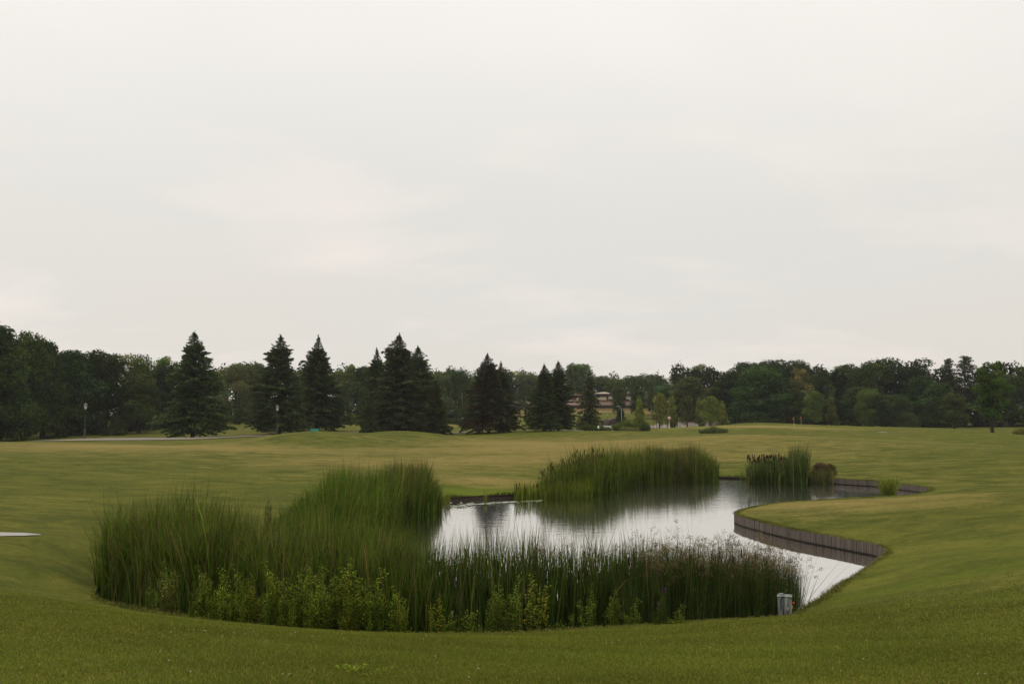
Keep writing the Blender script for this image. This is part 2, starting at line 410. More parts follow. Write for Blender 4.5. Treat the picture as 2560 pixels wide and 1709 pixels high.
def H(x, y):
    x = np.atleast_1d(np.asarray(x, float)); y = np.atleast_1d(np.asarray(y, float))
    x, y, kk = unpace(x, y)
    z = np.empty(len(x))
    for i in range(0, len(x), 8000):
        xx, yy = x[i:i+8000], y[i:i+8000]
        k = tps(((xx[:, None]-TP[None, :, 0])**2 + (yy[:, None]-TP[None, :, 1])**2) / 100.)
        z[i:i+8000] = k @ W_[:n_] + W_[n_] + W_[n_+1]*xx + W_[n_+2]*yy
    for mx, my, a, sx, sy in MOUNDS: z += a*np.exp(-.5*(((x-mx)/sx)**2+((y-my)/sy)**2))
    r = np.hypot(x, y)
    und = .20*np.sin(x*.19+1.3+y*.02)*np.sin(y*.15+.4+x*.03) + .15*np.sin(x*.09-.7+y*.05)*np.sin(y*.27+x*.02)
    z += und * np.clip((r-58)/22, 0, 1)
    w = np.exp(-.5*(((x-BUNK[0])/1.6)**2+((y-BUNK[1])/1.1)**2)); z = z*(1-w)+.985*w
    far = np.clip((r-230)/150, 0, 1); z = z*(1-far) + 5.0*far
    return CAMZ-(CAMZ-np.clip(z, -.5, 7))*kk
def h1(x, y): return float(H([x], [y])[0])

# dryness and painted mound shade map: (u, d, strength, radius x, radius y) in metres round spots on the turf
DRY_SHADE = [(60,82,.26,9,4),(330,82,.36,6,3),(560,76,.32,6,2.5),(700,80,.24,9,2.0),(200,70,.18,5,2),(900,66,.22,9,4),(1150,57,.38,4.2,2.6),(1240,56,.30,3,2.5),(1200,78,.26,9,6),(1350,92,.38,8,5),(1500,84,.20,10,6),
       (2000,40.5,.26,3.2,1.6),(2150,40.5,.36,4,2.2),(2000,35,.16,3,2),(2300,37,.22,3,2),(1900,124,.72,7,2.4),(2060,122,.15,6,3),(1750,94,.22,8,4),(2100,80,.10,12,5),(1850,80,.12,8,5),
       (2560,6.5,.22,1.6,.6),(150,6.9,.14,1.6,.6),(2300,18,.12,2,1),(1020,104,.28,6,3),(1090,135,.3,7,6),(880,112,.25,4,3),(1400,118,.2,8,3),(330,60,-.14,9,6),(120,45,-.12,8,5),(2520,99,-.28,8,6),(780,86,-.28,5,3),(1010,93,-.32,4,2.5),  # last two negative spots paint shade on the front faces of the left mounds
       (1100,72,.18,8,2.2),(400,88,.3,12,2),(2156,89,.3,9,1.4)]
DRY_SHADE_W = [(x_at(u, d), d, s, rx, ry) for u, d, s, rx, ry in DRY_SHADE]
LUSH = [(x_at(1190, 49.5), 49.6, 1.0, 4.6, 1.6), (x_at(1500, 58), 60, .35, 6, 3), (x_at(1820, 66), 67, .4, 5, 1.5), (x_at(2230, 19), 19.3, .55, 2.4, .35), (x_at(60, 20), 20, .25, 2, .6),
        (x_at(640, 100), 99, .3, 6, 2), (x_at(1330, 108), 108, .35, 8, 3), (x_at(1620, 122), 122, .35, 8, 3), (x_at(2050, 127), 127, .6, 6, 2.2), (x_at(2500, 97), 97, .3, 7, 4), (x_at(2450, 22), 23, .2, 4, 3)]
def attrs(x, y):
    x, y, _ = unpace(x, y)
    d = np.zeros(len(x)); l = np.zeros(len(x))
    for mx, my, s, rx, ry in DRY_SHADE_W: d += .84*s*np.exp(-.5*(((x-mx)/rx)**2+((y-my)/ry)**2))
    d += .10*np.clip((y-24)/30, 0, 1)  # distance ramp: dryness plus the brighter look of low-angle far turf, put into colour
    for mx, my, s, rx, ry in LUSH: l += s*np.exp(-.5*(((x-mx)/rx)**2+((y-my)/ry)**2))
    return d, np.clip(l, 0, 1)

# ground sheet
pts = []
rr = 1.5
while rr < 500:
    step = .62 if rr < 200 else 1.1
    for a in np.arange(-52, 52.01, step): pts.append((rr*math.sin(R(a)), rr*math.cos(R(a))))
    rr *= 1.026
for rr in (2, 5, 10, 20, 40, 80, 160, 320, 480):
    for a in range(58, 303, 8): pts.append((rr*math.sin(R(a)), rr*math.cos(R(a))))
for rr in (560, 800, 1200, 2000):
    for a in range(0, 360, 6): pts.append((rr*math.sin(R(a)), rr*math.cos(R(a))))
pts = np.array(pts)
ins = in_poly(pts, PXY); ed = edge_dist(pts)
pts = pts[(~ins) & (ed > .11)]
nb = len(PXY)
allp = [Vector(p) for p in PXY] + [Vector(p) for p in pts]
vo, eo, fo, *_ = delaunay_2d_cdt(allp, [(i, (i+1) % nb) for i in range(nb)], [], 0, 1e-5)
V2 = np.array([(v.x, v.y) for v in vo]); T_ = np.array(fo)
cen = V2[T_].mean(1); T_ = T_[~in_poly(cen, PXY)]
GZ = H(V2[:, 0], V2[:, 1])
# on the outline use the edge's own height; ease into it
d0 = np.empty(len(V2)); ni = np.empty(len(V2), int)
for i in range(0, len(V2), 3000):
    D = ((V2[i:i+3000, None]-PXY[None])**2).sum(2); ni[i:i+3000] = D.argmin(1); d0[i:i+3000] = np.sqrt(D.min(1))
wgt = np.clip(1-d0/.9, 0, 1)**2
GZ = GZ*(1-wgt) + POND[ni, 2]*wgt
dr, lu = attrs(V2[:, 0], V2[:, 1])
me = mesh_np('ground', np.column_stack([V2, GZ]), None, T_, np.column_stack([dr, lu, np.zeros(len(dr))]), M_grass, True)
obj('ground', me, kind='structure')

# soil bank under the turf edge, and the pond bed
nrm = np.roll(PXY, -1, 0)-np.roll(PXY, 1, 0); nrm = np.column_stack([-nrm[:, 1], nrm[:, 0]]); nrm /= np.linalg.norm(nrm, axis=1)[:, None]+1e-9
test = PXY + nrm*.05
if in_poly(test, PXY).mean() < .5: nrm = -nrm                      # nrm points into the pond
rows = []
jit = rng.normal(0, .02, (nb,))
for off, z in ((0, None), (-.03, -.07), (.04, -.16), (.10, -.9), (3.0, -1.6)):
    q = PXY + nrm*np.where(((PSEG >= 13) & (PSEG < len(near_pts)))[:, None] & (abs(off) < 1), -.06 if off else 0, off + (jit[:, None] if off else 0))
    rows.append(np.column_stack([q, POND[:, 2]-.002 if z is None else POND[:, 2]+z]))
V = np.concatenate(rows); Q = []
for k in range(len(rows)-1):
    i = np.arange(nb); j = (i+1) % nb; Q.append(np.column_stack([k*nb+i, k*nb+j, (k+1)*nb+j, (k+1)*nb+i]))
obj('pond_bank', mesh_np('pond_bank', V, np.concatenate(Q), None, None, M_soil, True), kind='structure')
def poly_face(name, P, z, mat):
    m = bpy.data.meshes.new(name); m.from_pydata([(p[0], p[1], z) for p in P], [], [list(range(len(P)))]); m.materials.append(mat); m.update(); return m
obj('pond_water', poly_face('pond_water', PXY, 0.0, M_water), kind='structure')
mn, mx_ = PXY.min(0)-1, PXY.max(0)+1
obj('pond_bed', poly_face('pond_bed', [(mn[0], mn[1]), (mx_[0], mn[1]), (mx_[0], mx_[1]), (mn[0], mx_[1])], -1.7, M_soil), kind='structure')

# ------------------------------------------------------------------ timber retaining walls
def timber(i0, i1, label, bw=.15):
    sel = np.where((PSEG >= i0) & (PSEG <= i1))[0]
    P = PXY[sel]; L = np.concatenate([[0], np.cumsum(np.linalg.norm(np.diff(P, axis=0), axis=1))])
    N = int(L[-1]/bw); s = np.arange(N)*L[-1]/N
    mb = MB()
    for k in range(N):
        a = np.array([np.interp(s[k]+.004, L, P[:, 0]), np.interp(s[k]+.004, L, P[:, 1])])
        b = np.array([np.interp(s[k]+bw-.006, L, P[:, 0]), np.interp(s[k]+bw-.006, L, P[:, 1])])
        t = b-a; ln = np.linalg.norm(t)
        if ln < .02: continue
        c = (a+b)/2; idx = sel[np.argmin(((PXY[sel]-c)**2).sum(1))]; n = nrm[idx]
        c = c + n*(.03 + rng.normal(0, .005)); top = .335 + rng.normal(0, .006)
        g = .068*(1+rng.normal(0, .11)); col = np.array([g*1.17, g*.98, g*.82])*(1.15 if rng.random() < .1 else 1)
        mb.box((c[0], c[1], (top-.5)/2), (ln, .05, top+.5), math.atan2(t[1], t[0]), col, bev=.006)
    return mb.build('retaining_wall', M_timber, label=label, cat='retaining wall')
i_n0 = near_pts.index((1950,1539)); i_n1 = near_pts.index((2280,1235))
timber(i_n0, i_n1, 'weathered grey timber board wall round the grass spit jutting into the pond', .105)
timber(i_n1+1, len(near_pts)-2, 'low dark timber board wall along the far end of the pond behind the bright green iris', .125)

# ------------------------------------------------------------------ roads and bunkers
def strip(name, cl, w, mat, lift=.03, **k):
    P = np.array(cl, float)
    # dense resample
    L = np.concatenate([[0], np.cumsum(np.linalg.norm(np.diff(P, axis=0), axis=1))]); s = np.linspace(0, L[-1], int(L[-1]/1.0)+2)
    # smooth
    X = np.interp(s, L, P[:, 0]); Y = np.interp(s, L, P[:, 1])
    for _ in range(12):
        X[1:-1] = (X[:-2]+X[1:-1]*2+X[2:])/4; Y[1:-1] = (Y[:-2]+Y[1:-1]*2+Y[2:])/4
    t = np.column_stack([np.gradient(X), np.gradient(Y)]); t /= np.linalg.norm(t, axis=1)[:, None]; n = np.column_stack([-t[:, 1], t[:, 0]])
    m = 5; rows = []
    for j in range(m):
        o = (j/(m-1)-.5)*w; x = X+n[:, 0]*o; y = Y+n[:, 1]*o
        rows.append(np.column_stack([x, y, H(x, y)+lift]))
    n0 = len(s); V = np.concatenate(rows); i = np.arange(n0-1)
    Q = np.concatenate([np.column_stack([j*n0+i+1, j*n0+i, (j+1)*n0+i, (j+1)*n0+i+1]) for j in range(m-1)])
    return obj(name, mesh_np(name, V, Q, None, None, mat, True), **k)
def W(u, d): return (x_at(u, FD(d)), FD(d))
strip('road', [W(-900, 84), W(-200, 92), W(150, 97.5), W(400, 101.5), W(640, 107), W(900, 113), W(1140, 117), W(1450, 122), W(1620, 140), W(1640, 158), W(1810, 184), W(2000, 215)], 8.0, M_asph, .07, kind='structure')
def patch(name, u, d, rx, ry, mat, lift=.02, **k):
    cx, cy = W(u, d); n = 40; rx *= FK(d); ry *= FK(d); V = [(cx, cy, h1(cx, cy)+lift)]; T = []
    for f in (.5, .8, 1.0):
        for i in range(n):
            a = 2*math.pi*i/n; q = 1+.10*math.sin(3*a+1)+.06*math.sin(7*a)
            x, y = cx+rx*q*f*math.cos(a), cy+ry*q*f*math.sin(a); V.append((x, y, h1(x, y)+lift))
    for i in range(n): T.append((0, 1+i, 1+(i+1) % n))
    Q = [(1+r*n+i, 1+(r+1)*n+i, 1+(r+1)*n+(i+1) % n, 1+r*n+(i+1) % n) for r in range(2) for i in range(n)]
    return obj(name, mesh_np(name, V, Q, T, None, mat, True), **k)
patch('sand_bunker', 18, 24.9, .80, .42, M_sand, .016, kind='structure')
patch('sand_bunker', 2208, 115, .48, .8, M_sand, .06, kind='structure')

# ------------------------------------------------------------------ grass blades on the near bank
def grass_blades():
    n = 520000
    a = rng.uniform(-31, 31, n); r = 4.6*np.exp(rng.uniform(0, math.log(30/4.6), n))
    x = r*np.sin(np.radians(a)); y = r*np.cos(np.radians(a))
    k = ~in_poly(np.column_stack([x, y]), PXY) & (rng.random(n) < np.clip((25-r)/15, 0, 1)**1.3); x, y = x[k], y[k]; r = r[k]; n = len(x)
    # surface height from the spline plus the same easing as the sheet
    z = H(x, y); P = np.column_stack([x, y]); m = (r > 14); dd = np.full(n, 9.); ii = np.zeros(n, int)
    idx = np.where(m)[0]
    for i in range(0, len(idx), 3000):
        D = ((P[idx[i:i+3000], None]-PXY[None, ::2])**2).sum(2); ii[idx[i:i+3000]] = D.argmin(1)*2; dd[idx[i:i+3000]] = np.sqrt(D.min(1))
    w = np.clip(1-dd/.9, 0, 1)**2; z = z*(1-w)+POND[ii, 2]*w
    h = rng.uniform(.010, .028, n)*np.clip((27-r)/11, .1, 1); wd = .0028+.00042*r
    th = rng.uniform(0, 2*np.pi, n); ln = rng.normal(0, .6, (n, 2))*h[:, None]
    b0 = np.column_stack([x-np.cos(th)*wd, y-np.sin(th)*wd, z-.004]); b1 = np.column_stack([x+np.cos(th)*wd, y+np.sin(th)*wd, z-.004])
    tpv = np.column_stack([x+ln[:, 0], y+ln[:, 1], z+h])
    V = np.stack([b0, b1, tpv], 1).reshape(-1, 3); T = np.arange(3*n).reshape(-1, 3)
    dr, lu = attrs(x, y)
    q = rng.random(n)[:, None]; pn = (.5+.5*np.sin(x*1.9+2*np.sin(y*1.3))*np.sin(y*2.3+1.5*np.sin(x*.8)))[:, None]
    c = np.array([.098, .122, .016])*(1-q)+np.array([.190, .212, .032])*q
    pn2 = (.5+.5*np.sin(x*.55+1.2*np.sin(y*.9+.4))*np.sin(y*.8+.9*np.sin(x*.45)))[:, None]
    c = c*(.82+.22*pn)*(.84+.32*pn2)*np.array([1, 1, 1.])+np.array([.010, .004, .001])*(1-pn2)
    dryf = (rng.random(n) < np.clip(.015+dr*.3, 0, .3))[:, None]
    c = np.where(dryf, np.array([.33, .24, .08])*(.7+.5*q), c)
    c = c*(1-lu[:, None]*.4)+np.array([.15, .19, .012])*lu[:, None]*.4
    return mesh_np('grass', V, None, T, np.repeat(c, 3, 0), M_blade)
obj('grass', grass_blades(), label='short mown turf blades on the near bank', cat='grass', kind='stuff')

# ------------------------------------------------------------------ reeds
def blades(base, h, w, lean, bend, col, K=5, tipcol=None):
    """flat tapering leaves; lean (n,2) is the horizontal drift of the tip as a share of height"""
    n = len(base); t = np.linspace(0, 1, K)
    dirn = lean/(np.linalg.norm(lean, axis=1)[:, None]+1e-6)
    hx = lean[:, None, :]*h[:, None, None]*t[None, :, None] + dirn[:, None, :]*(bend*h)[:, None, None]*(t[None, :, None]**3)
    zz = h[:, None]*(t[None]-.35*np.clip(bend, 0, 1)[:, None]*t[None]**3)
    th = rng.uniform(0, np.pi, n); wv = np.column_stack([np.cos(th), np.sin(th)])
    prof = np.clip(1.0-t**2.2, .06, 1)*np.where(t < .05, .8, 1)
    c = np.concatenate([base[:, None, :2]+hx, (base[:, 2:3]+zz)[:, :, None]], 2)
    off = wv[:, None, :]*w[:, None, None]*prof[None, :, None]*.5
    A = c.copy(); A[:, :, :2] -= off; B = c.copy(); B[:, :, :2] += off
    V = np.stack([A, B], 2).reshape(-1, 3)
    b = (np.arange(n)*K*2)[:, None]; k = (np.arange(K-1)*2)[None]
    i0 = (b+k).ravel(); Q = np.column_stack([i0, i0+1, i0+3, i0+2])
    cc = np.repeat(col[:, None], K, 1)
    if tipcol is not None: cc = cc*(1-t[None, :, None]**2)+tipcol[:, None]*t[None, :, None]**2
    C = np.repeat(cc, 2, 1).reshape(-1, 3)
    return V, Q, C
def scatter(poly_uv, n, z=0.0):
    """random points inside a polygon given by photo waterline points on the pond plane"""
    P = np.array([at_z(u, v, z)[:2] for u, v in poly_uv]); mn, mx = P.min(0), P.max(0); outp = []
    tot = 0
    while tot < n:
        q = rng.uniform(mn, mx, (n*3, 2)); q = q[in_poly(q, P)]; outp.append(q); tot += len(q)
    q = np.concatenate(outp)[:n]; return np.column_stack([q, np.full(n, z-.05)])
def gcol(n, a, b, brown=.0, bc=(.10, .080, .030)):
    q = rng.random(n)[:, None]; c = np.array(a)*(1-q)+np.array(b)*q
    c = c*np.exp(rng.normal(0, .28, (n, 1))); m = (rng.random(n) < brown)[:, None]; c = np.where(m, np.array(bc)*(.6+.8*q), c)
    st = (rng.random(n) < .045)[:, None]; return np.where(st, np.array([.20, .155, .06])*(.5+.8*q), c)
class Bed:
    def __init__(s): s.V = []; s.Q = []; s.C = []; s.n = 0
    def put(s, V, Q, C): s.V.append(V); s.Q.append(Q+s.n); s.C.append(C); s.n += len(V)
    def leaves(s, base, hmean, hsd, w, leansd, bendm, a, b, brown=.05, K=5, hf=None, wind=(0.012, 0)):
        n = len(base); h = np.clip(rng.normal(hmean, hsd, n), hmean*.45, hmean*1.5)
        if hf is not None: h = h*hf(base)
        # local clumping of height
        h *= 1+.09*np.sin(base[:, 0]*2.1+np.sin(base[:, 1]*1.7)*2)*np.sin(base[:, 1]*1.3+1)+.07*np.sin(base[:, 0]*6.3+2*np.sin(base[:, 1]*2.9))
        g1 = np.sin(base[:, 0]*4.7+1.5*np.sin(base[:, 1]*3.1)); g2 = np.sin(base[:, 1]*4.1+1.7*np.sin(base[:, 0]*3.7))
        lean = rng.normal(0, leansd, (n, 2))+np.array(wind)+.028*np.column_stack([g1, g2])
        bend = np.abs(rng.normal(0, bendm, n))
        bk = rng.random(n) < .09; bend[bk] += rng.uniform(.3, .8, bk.sum())
        c = gcol(n, a, b, brown); s.put(*blades(base, h, np.full(n, w)*rng.uniform(.6, 1.3, n), lean, bend, c, K, tipcol=c*np.array([1.25, 1.1, 1.1])))
        return h
    def heads(s, base, h, length=.16, rad=.013, col=(.050, .032, .018)):
        """brown cattail spikes on thin stalks"""
        n = len(base); lean = rng.normal(0, .03, (n, 2)); 
        s.put(*blades(base, h+.12, np.full(n, .007), lean, np.zeros(n), np.tile([.09, .10, .03], (n, 1)), 3))
        for k in range(n):
            mb = MB(); p = np.array([base[k, 0]+lean[k, 0]*h[k], base[k, 1]+lean[k, 1]*h[k], base[k, 2]+h[k]])
            d = np.array([lean[k, 0], lean[k, 1], 1.]); 
            mb.tube([p-d*length, p-d*length*.9, p-d*.01, p], [rad*.4, rad, rad, rad*.3], 5)
            V = mb.V[0]; s.put(V, mb.Q[0], np.tile(np.array(col)*rng.uniform(.7, 1.4), (len(V), 1)))
    def tufts(s, base, h, lean, nsp=22, size=.045, cols=((.12, .075, .030), (.23, .155, .070))):
        """loose brown rush flower clusters at the stem tips"""
        for k in range(len(base)):
            p = np.array([base[k, 0]+lean[k, 0]*h[k], base[k, 1]+lean[k, 1]*h[k], base[k, 2]+h[k]*.985])
            m = nsp; q = p+rng.normal(0, size, (m, 3))*np.array([1, 1, .8]); r = rng.normal(0, 1, (m, 3)); r /= np.linalg.norm(r, axis=1)[:, None]
            r2 = np.cross(r, rng.normal(0, 1, (m, 3))); r2 /= np.linalg.norm(r2, axis=1)[:, None]
            a = .011; V = np.stack([q-r*a, q+r2*a*.7, q+r*a, q-r2*a*.7], 1).reshape(-1, 3)
            c = gcol(m, cols[0], cols[1]); s.put(V, np.arange(4*m).reshape(-1, 4), np.repeat(c, 4, 0))
            # fine rays joining them
            e = np.repeat(p[None], 6, 0); tq = q[:6]; wv = np.array([.0018, 0, 0])
            V = np.stack([e-wv, e+wv, tq+wv, tq-wv], 1).reshape(-1, 3); s.put(V, np.arange(24).reshape(-1, 4), np.tile([.08, .07, .03], (24, 1)))
    def build(s, name, **k):
        V = np.concatenate(s.V); Q = np.concatenate(s.Q); C = np.concatenate(s.C)
        return obj(name, mesh_np(name, V, Q, None, C, M_reed), **k)
GA, GB = (.027, .060, .008), (.086, .136, .014)
YA, YB = (.075, .115, .012), (.15, .18, .02)
def ustep(base): return base[:, 0]/base[:, 1]*F+1280

# left cattail bed
bd = Bed()
polyL = [(238,1492),(262,1512),(330,1528),(450,1546),(640,1568),(860,1580),(1060,1586),(1040,1530),(960,1480),(860,1462),(740,1460),(650,1470),(600,1462),(480,1462),(330,1466),(262,1478)]
def hfL(b):
    u = ustep(b); return np.interp(u, [230, 300, 480, 560, 640, 760, 900, 1050], [.80, 1.0, 1.07, .98, .86, .84, .82, .78])
b = scatter(polyL, 10500); bd.leaves(b, 1.78, .28, .024, .055, .10, GA, GB, .08, hf=hfL)
b = scatter(polyL, 2200); bd.leaves(b, 1.7, .3, .024, .10, .2, (.09, .12, .014), (.14, .17, .022), 0, hf=hfL)
b = scatter(polyL, 1500); bd.leaves(b, 2.0, .25, .015, .10, .15, (.05, .06, .012), (.10, .11, .025), .1, hf=hfL)
b = scatter(polyL, 160); bd.heads(b, rng.uniform(1.35, 1.85, len(b))*hfL(b))
b = scatter([(300,1470),(480,1455),(700,1500),(760,1580),(300,1530)], 500); bd.leaves(b, 1.9, .3, .010, .10, .3, (.14, .12, .04), (.22, .18, .08), 0)
bd.build('reed_bed', label='dense tall cattail reeds filling the left end of the pond', cat='reed bed', kind='stuff')

# cattail clump on the left shore, reaching back to the open water
bd = Bed()
polyM = [(640,1430),(660,1390),(690,1350),(770,1320),(860,1302),(950,1290),(1010,1280),(1060,1266),(1098,1264),(1104,1276),(1060,1290),(1000,1308),(975,1345),(900,1385),(800,1410),(690,1430)]
def hfM(b):
    u = ustep(b); return np.interp(u, [600, 680, 740, 800, 840, 920, 1000, 1060, 1104], [.30, .42, .66, .86, 1.04, 1.0, 1.07, 1.0, .55])
b = scatter(polyM, 7000); bd.leaves(b, 1.80, .26, .028, .05, .09, (.027, .062, .008), (.086, .136, .014), .02, hf=hfM)
b = scatter(polyM, 1300); bd.leaves(b, 1.75, .25, .028, .10, .2, (.10, .13, .014), (.15, .17, .022), 0, hf=hfM)
b = scatter([(960,1285),(1040,1272),(1062,1268),(1064,1284),(1020,1300),(960,1310)], 1500); bd.leaves(b, 1.98, .15, .017, .06, .1, (.055, .058, .016), (.095, .092, .025), .2)
b = scatter(polyM, 60); bd.heads(b, rng.uniform(1.35, 1.8, len(b))*hfM(b))
b = scatter([(1090,1262),(1125,1260),(1122,1272),(1095,1278)], 160); bd.leaves(b, .62, .12, .014, .12, .15, YA, YB, .02)
bd.build('reed_bed', label='rounded green cattail stand on the left shore in front of the tan fairway', cat='reed bed', kind='stuff')

# thinner reeds along the middle of the near bank, water glinting between the stems
bd = Bed()
polyC = [(960,1550),(960,1586),(1300,1592),(1640,1582),(1900,1560),(1930,1545),(1800,1542),(1600,1545),(1400,1552),(1150,1550)]
def hfC(b):
    u = ustep(b); return np.interp(u, [960, 1200, 1400, 1650, 1900], [1.02, 1.07, 1.08, .95, .75])
b = scatter(polyC, 4000); bd.leaves(b, 1.48, .17, .019, .055, .05, (.026, .054, .009), (.070, .110, .016), .04, hf=hfC)
b = scatter(polyC, 1500); bd.leaves(b, 1.12, .2, .015, .07, .08, (.026, .050, .009), (.060, .090, .016), .06, hf=hfC)
b = scatter([(1000,1570),(1000,1602),(1300,1604),(1820,1560),(1500,1555)], 300); bd.leaves(b, 1.80, .16, .015, .085, .08, (.05, .08, .015), (.10, .13, .03), .0)
b = scatter(polyC, 210); bd.heads(b, rng.uniform(1.0, 1.42, len(b)), .17, .011, (.060, .036, .020))
b = scatter([(960,1560),(960,1602),(1120,1606),(1120,1560)], 700); bd.leaves(b, 1.35, .2, .016, .08, .1, GA, GB, .05)
bd.build('reed_bed', label='dark reeds with thin tips against the bright water along the middle of the near bank', cat='reed bed', kind='stuff')

# brown-headed rushes at the right end of the near bank
bd = Bed()
polyR = [(1560,1548),(1560,1596),(1720,1582),(1860,1566),(1985,1549),(2010,1536),(1990,1520),(1900,1512),(1760,1530),(1640,1540)]
b = scatter(polyR, 6000); n = len(b)
u = ustep(b); h = np.interp(u, [1560, 1650, 1800, 1900, 1960, 2010], [1.40, 1.50, 1.42, 1.28, 1.12, .80])*np.clip(rng.normal(.88, .13, n), .4, 1.18)
lean = rng.normal(0, .085, (n, 2))+np.column_stack([(u-1780)/1780*.35, np.zeros(n)])
c = gcol(n, (.026, .048, .010), (.062, .090, .02), .02)
bd.put(*blades(b, h, rng.uniform(.006, .012, n), lean, np.abs(rng.normal(0, .04, n)), c, 4))
pick = np.where((rng.random(n) < .12) & (u > 1600))[0]; bd.tufts(b[pick], h[pick], lean[pick])
b2 = scatter([(1300,1560),(1300,1600),(1640,1585),(1640,1548)], 60); l2 = rng.normal(0, .06, (60, 2)); h2 = rng.uniform(1.25, 1.6, 60)
bd.put(*blades(b2, h2, np.full(60, .008), l2, np.zeros(60), gcol(60, (.03, .045, .01), (.05, .07, .02)), 4)); bd.tufts(b2, h2, l2, 16, .03)
# stray long stems leaning out over the water on the right
b3 = np.array([at_z(2000, 1536, -.05), at_z(2002, 1532, -.05), at_z(2012, 1530, -.05), at_z(1996, 1536, -.05), at_z(2015, 1528, -.05), at_z(1700, 1560, -.05), at_z(1988, 1530, -.05)])
l3 = np.array([(.16, 0), (.22, .1), (.42, .05), (.30, .1), (.28, -.1), (-.02, .02), (.08, 0)]); h3 = np.array([1.25, 1.05, .85, .95, .7, 1.95, 1.2])
bd.put(*blades(b3, h3, np.full(7, .010), l3, np.zeros(7), gcol(7, (.03, .045, .01), (.05, .07, .02)), 4)); bd.tufts(b3, h3, l3, 26, .03)
b = scatter(polyR, 260); bd.leaves(b, 1.0, .3, .008, .35, .7, (.05, .07, .02), (.14, .13, .05), .25)
bd.build('rush_bed', label='brown flowering rushes beside the grey metal box at the right end of the near bank', cat='rushes', kind='stuff')

# far stands
bd = Bed()
polyF = [(1345,1246),(1440,1241),(1500,1236),(1535,1226),(1600,1210),(1700,1203),(1795,1202),(1798,1192),(1700,1189),(1620,1190),(1540,1202),(1480,1218),(1400,1230),(1345,1238)]
def hfF(b):
    u = ustep(b); return np.interp(u, [1340, 1365, 1400, 1440, 1500, 1600, 1740, 1775, 1800], [.55, .80, .95, 1.12, 1.20, 1.04, 1.04, .84, .5])
b = scatter(polyF, 6000); bd.leaves(b, 1.72, .28, .042, .065, .10, (.034, .062, .009), (.100, .130, .016), .05, K=4, hf=hfF)
b = scatter([(1620,1206),(1740,1202),(1740,1190),(1620,1190)], 2600); bd.leaves(b, 1.95, .15, .024, .06, .06, (.036, .044, .014), (.078, .075, .026), .25, K=4)
b = scatter([(1350,1244),(1520,1230),(1500,1218),(1350,1236)], 110); bd.heads(b, rng.uniform(1.5, 2.15, len(b))*hfF(b)*.95, .2, .022)
b = scatter([(1345,1248),(1480,1242),(1480,1238),(1345,1244)], 500); bd.leaves(b, .9, .2, .024, .08, .1, YA, YB, .05, K=4)
bd.build('reed_bed', label='long green and brown reed stand on the far shore in the middle of the pond', cat='reed bed', kind='stuff')
bd = Bed()
polyG = [(1868,1206),(2018,1211),(2022,1203),(1960,1197),(1868,1198)]
def hfG(b):
    u = ustep(b); return np.interp(u, [1860, 1900, 1960, 1975, 2010, 2024], [.55, .82, .88, 1.15, 1.22, 1.0])
b = scatter(polyG, 2200); bd.leaves(b, 1.68, .20, .038, .06, .08, (.032, .058, .014), (.07, .10, .022), .03, K=4, hf=hfG)
b = scatter([(1870,1205),(1965,1207),(1965,1199),(1870,1199)], 120); bd.heads(b, rng.uniform(1.35, 1.75, len(b)), .2, .026, (.03, .018, .012))
b = scatter([(1850,1203),(1885,1205),(1885,1199),(1850,1198)], 60); bd.leaves(b, 1.0, .3, .025, .08, .2, GA, GB, .1, K=4)
bd.build('reed_bed', label='upright cattail stand with dark heads on the far shore left of the brown bush', cat='reed bed', kind='stuff')

def clump(name, poly, n, h, w, a, b_, label, cat, lean=.18, bend=.3, hd=None):
    bd = Bed(); b = scatter(poly, n); bd.leaves(b, h, h*.18, w, lean, bend, a, b_, .03, K=5)
    if hd: q = scatter(poly, hd); bd.heads(q, rng.uniform(.8, 1.1, hd)*h, .16, .022)
    return bd.build(name, label=label, cat=cat)
clump('iris_clump', [(2205,1238),(2236,1239),(2240,1232),(2204,1231)], 420, .86, .032, YA, YB, 'bright yellow-green iris clump standing in the water before the far timber wall', 'iris', .20, .35)
clump('reed_tuft', [(1285,1250),(1345,1249),(1345,1245),(1285,1246)], 300, .78, .024, YA, YB, 'sparse yellow-green reed tuft at the left foot of the long far reed stand', 'reeds', .07, .08, 10)
clump('reed_tuft', [(1211,1257),(1216,1257),(1216,1254.5),(1211,1254.5)], 34, .52, .022, YA, YB, 'tiny lone reed tuft standing by itself before the dark soil bank', 'reeds', .08, .1)
clump('reed_tuft', [(2024,1209),(2084,1211),(2084,1205.5),(2024,1204)], 420, .92, .028, (.045, .055, .016), (.10, .105, .03), 'loose olive reed tuft before the timber wall and the brown bush', 'reeds', .1, .15)

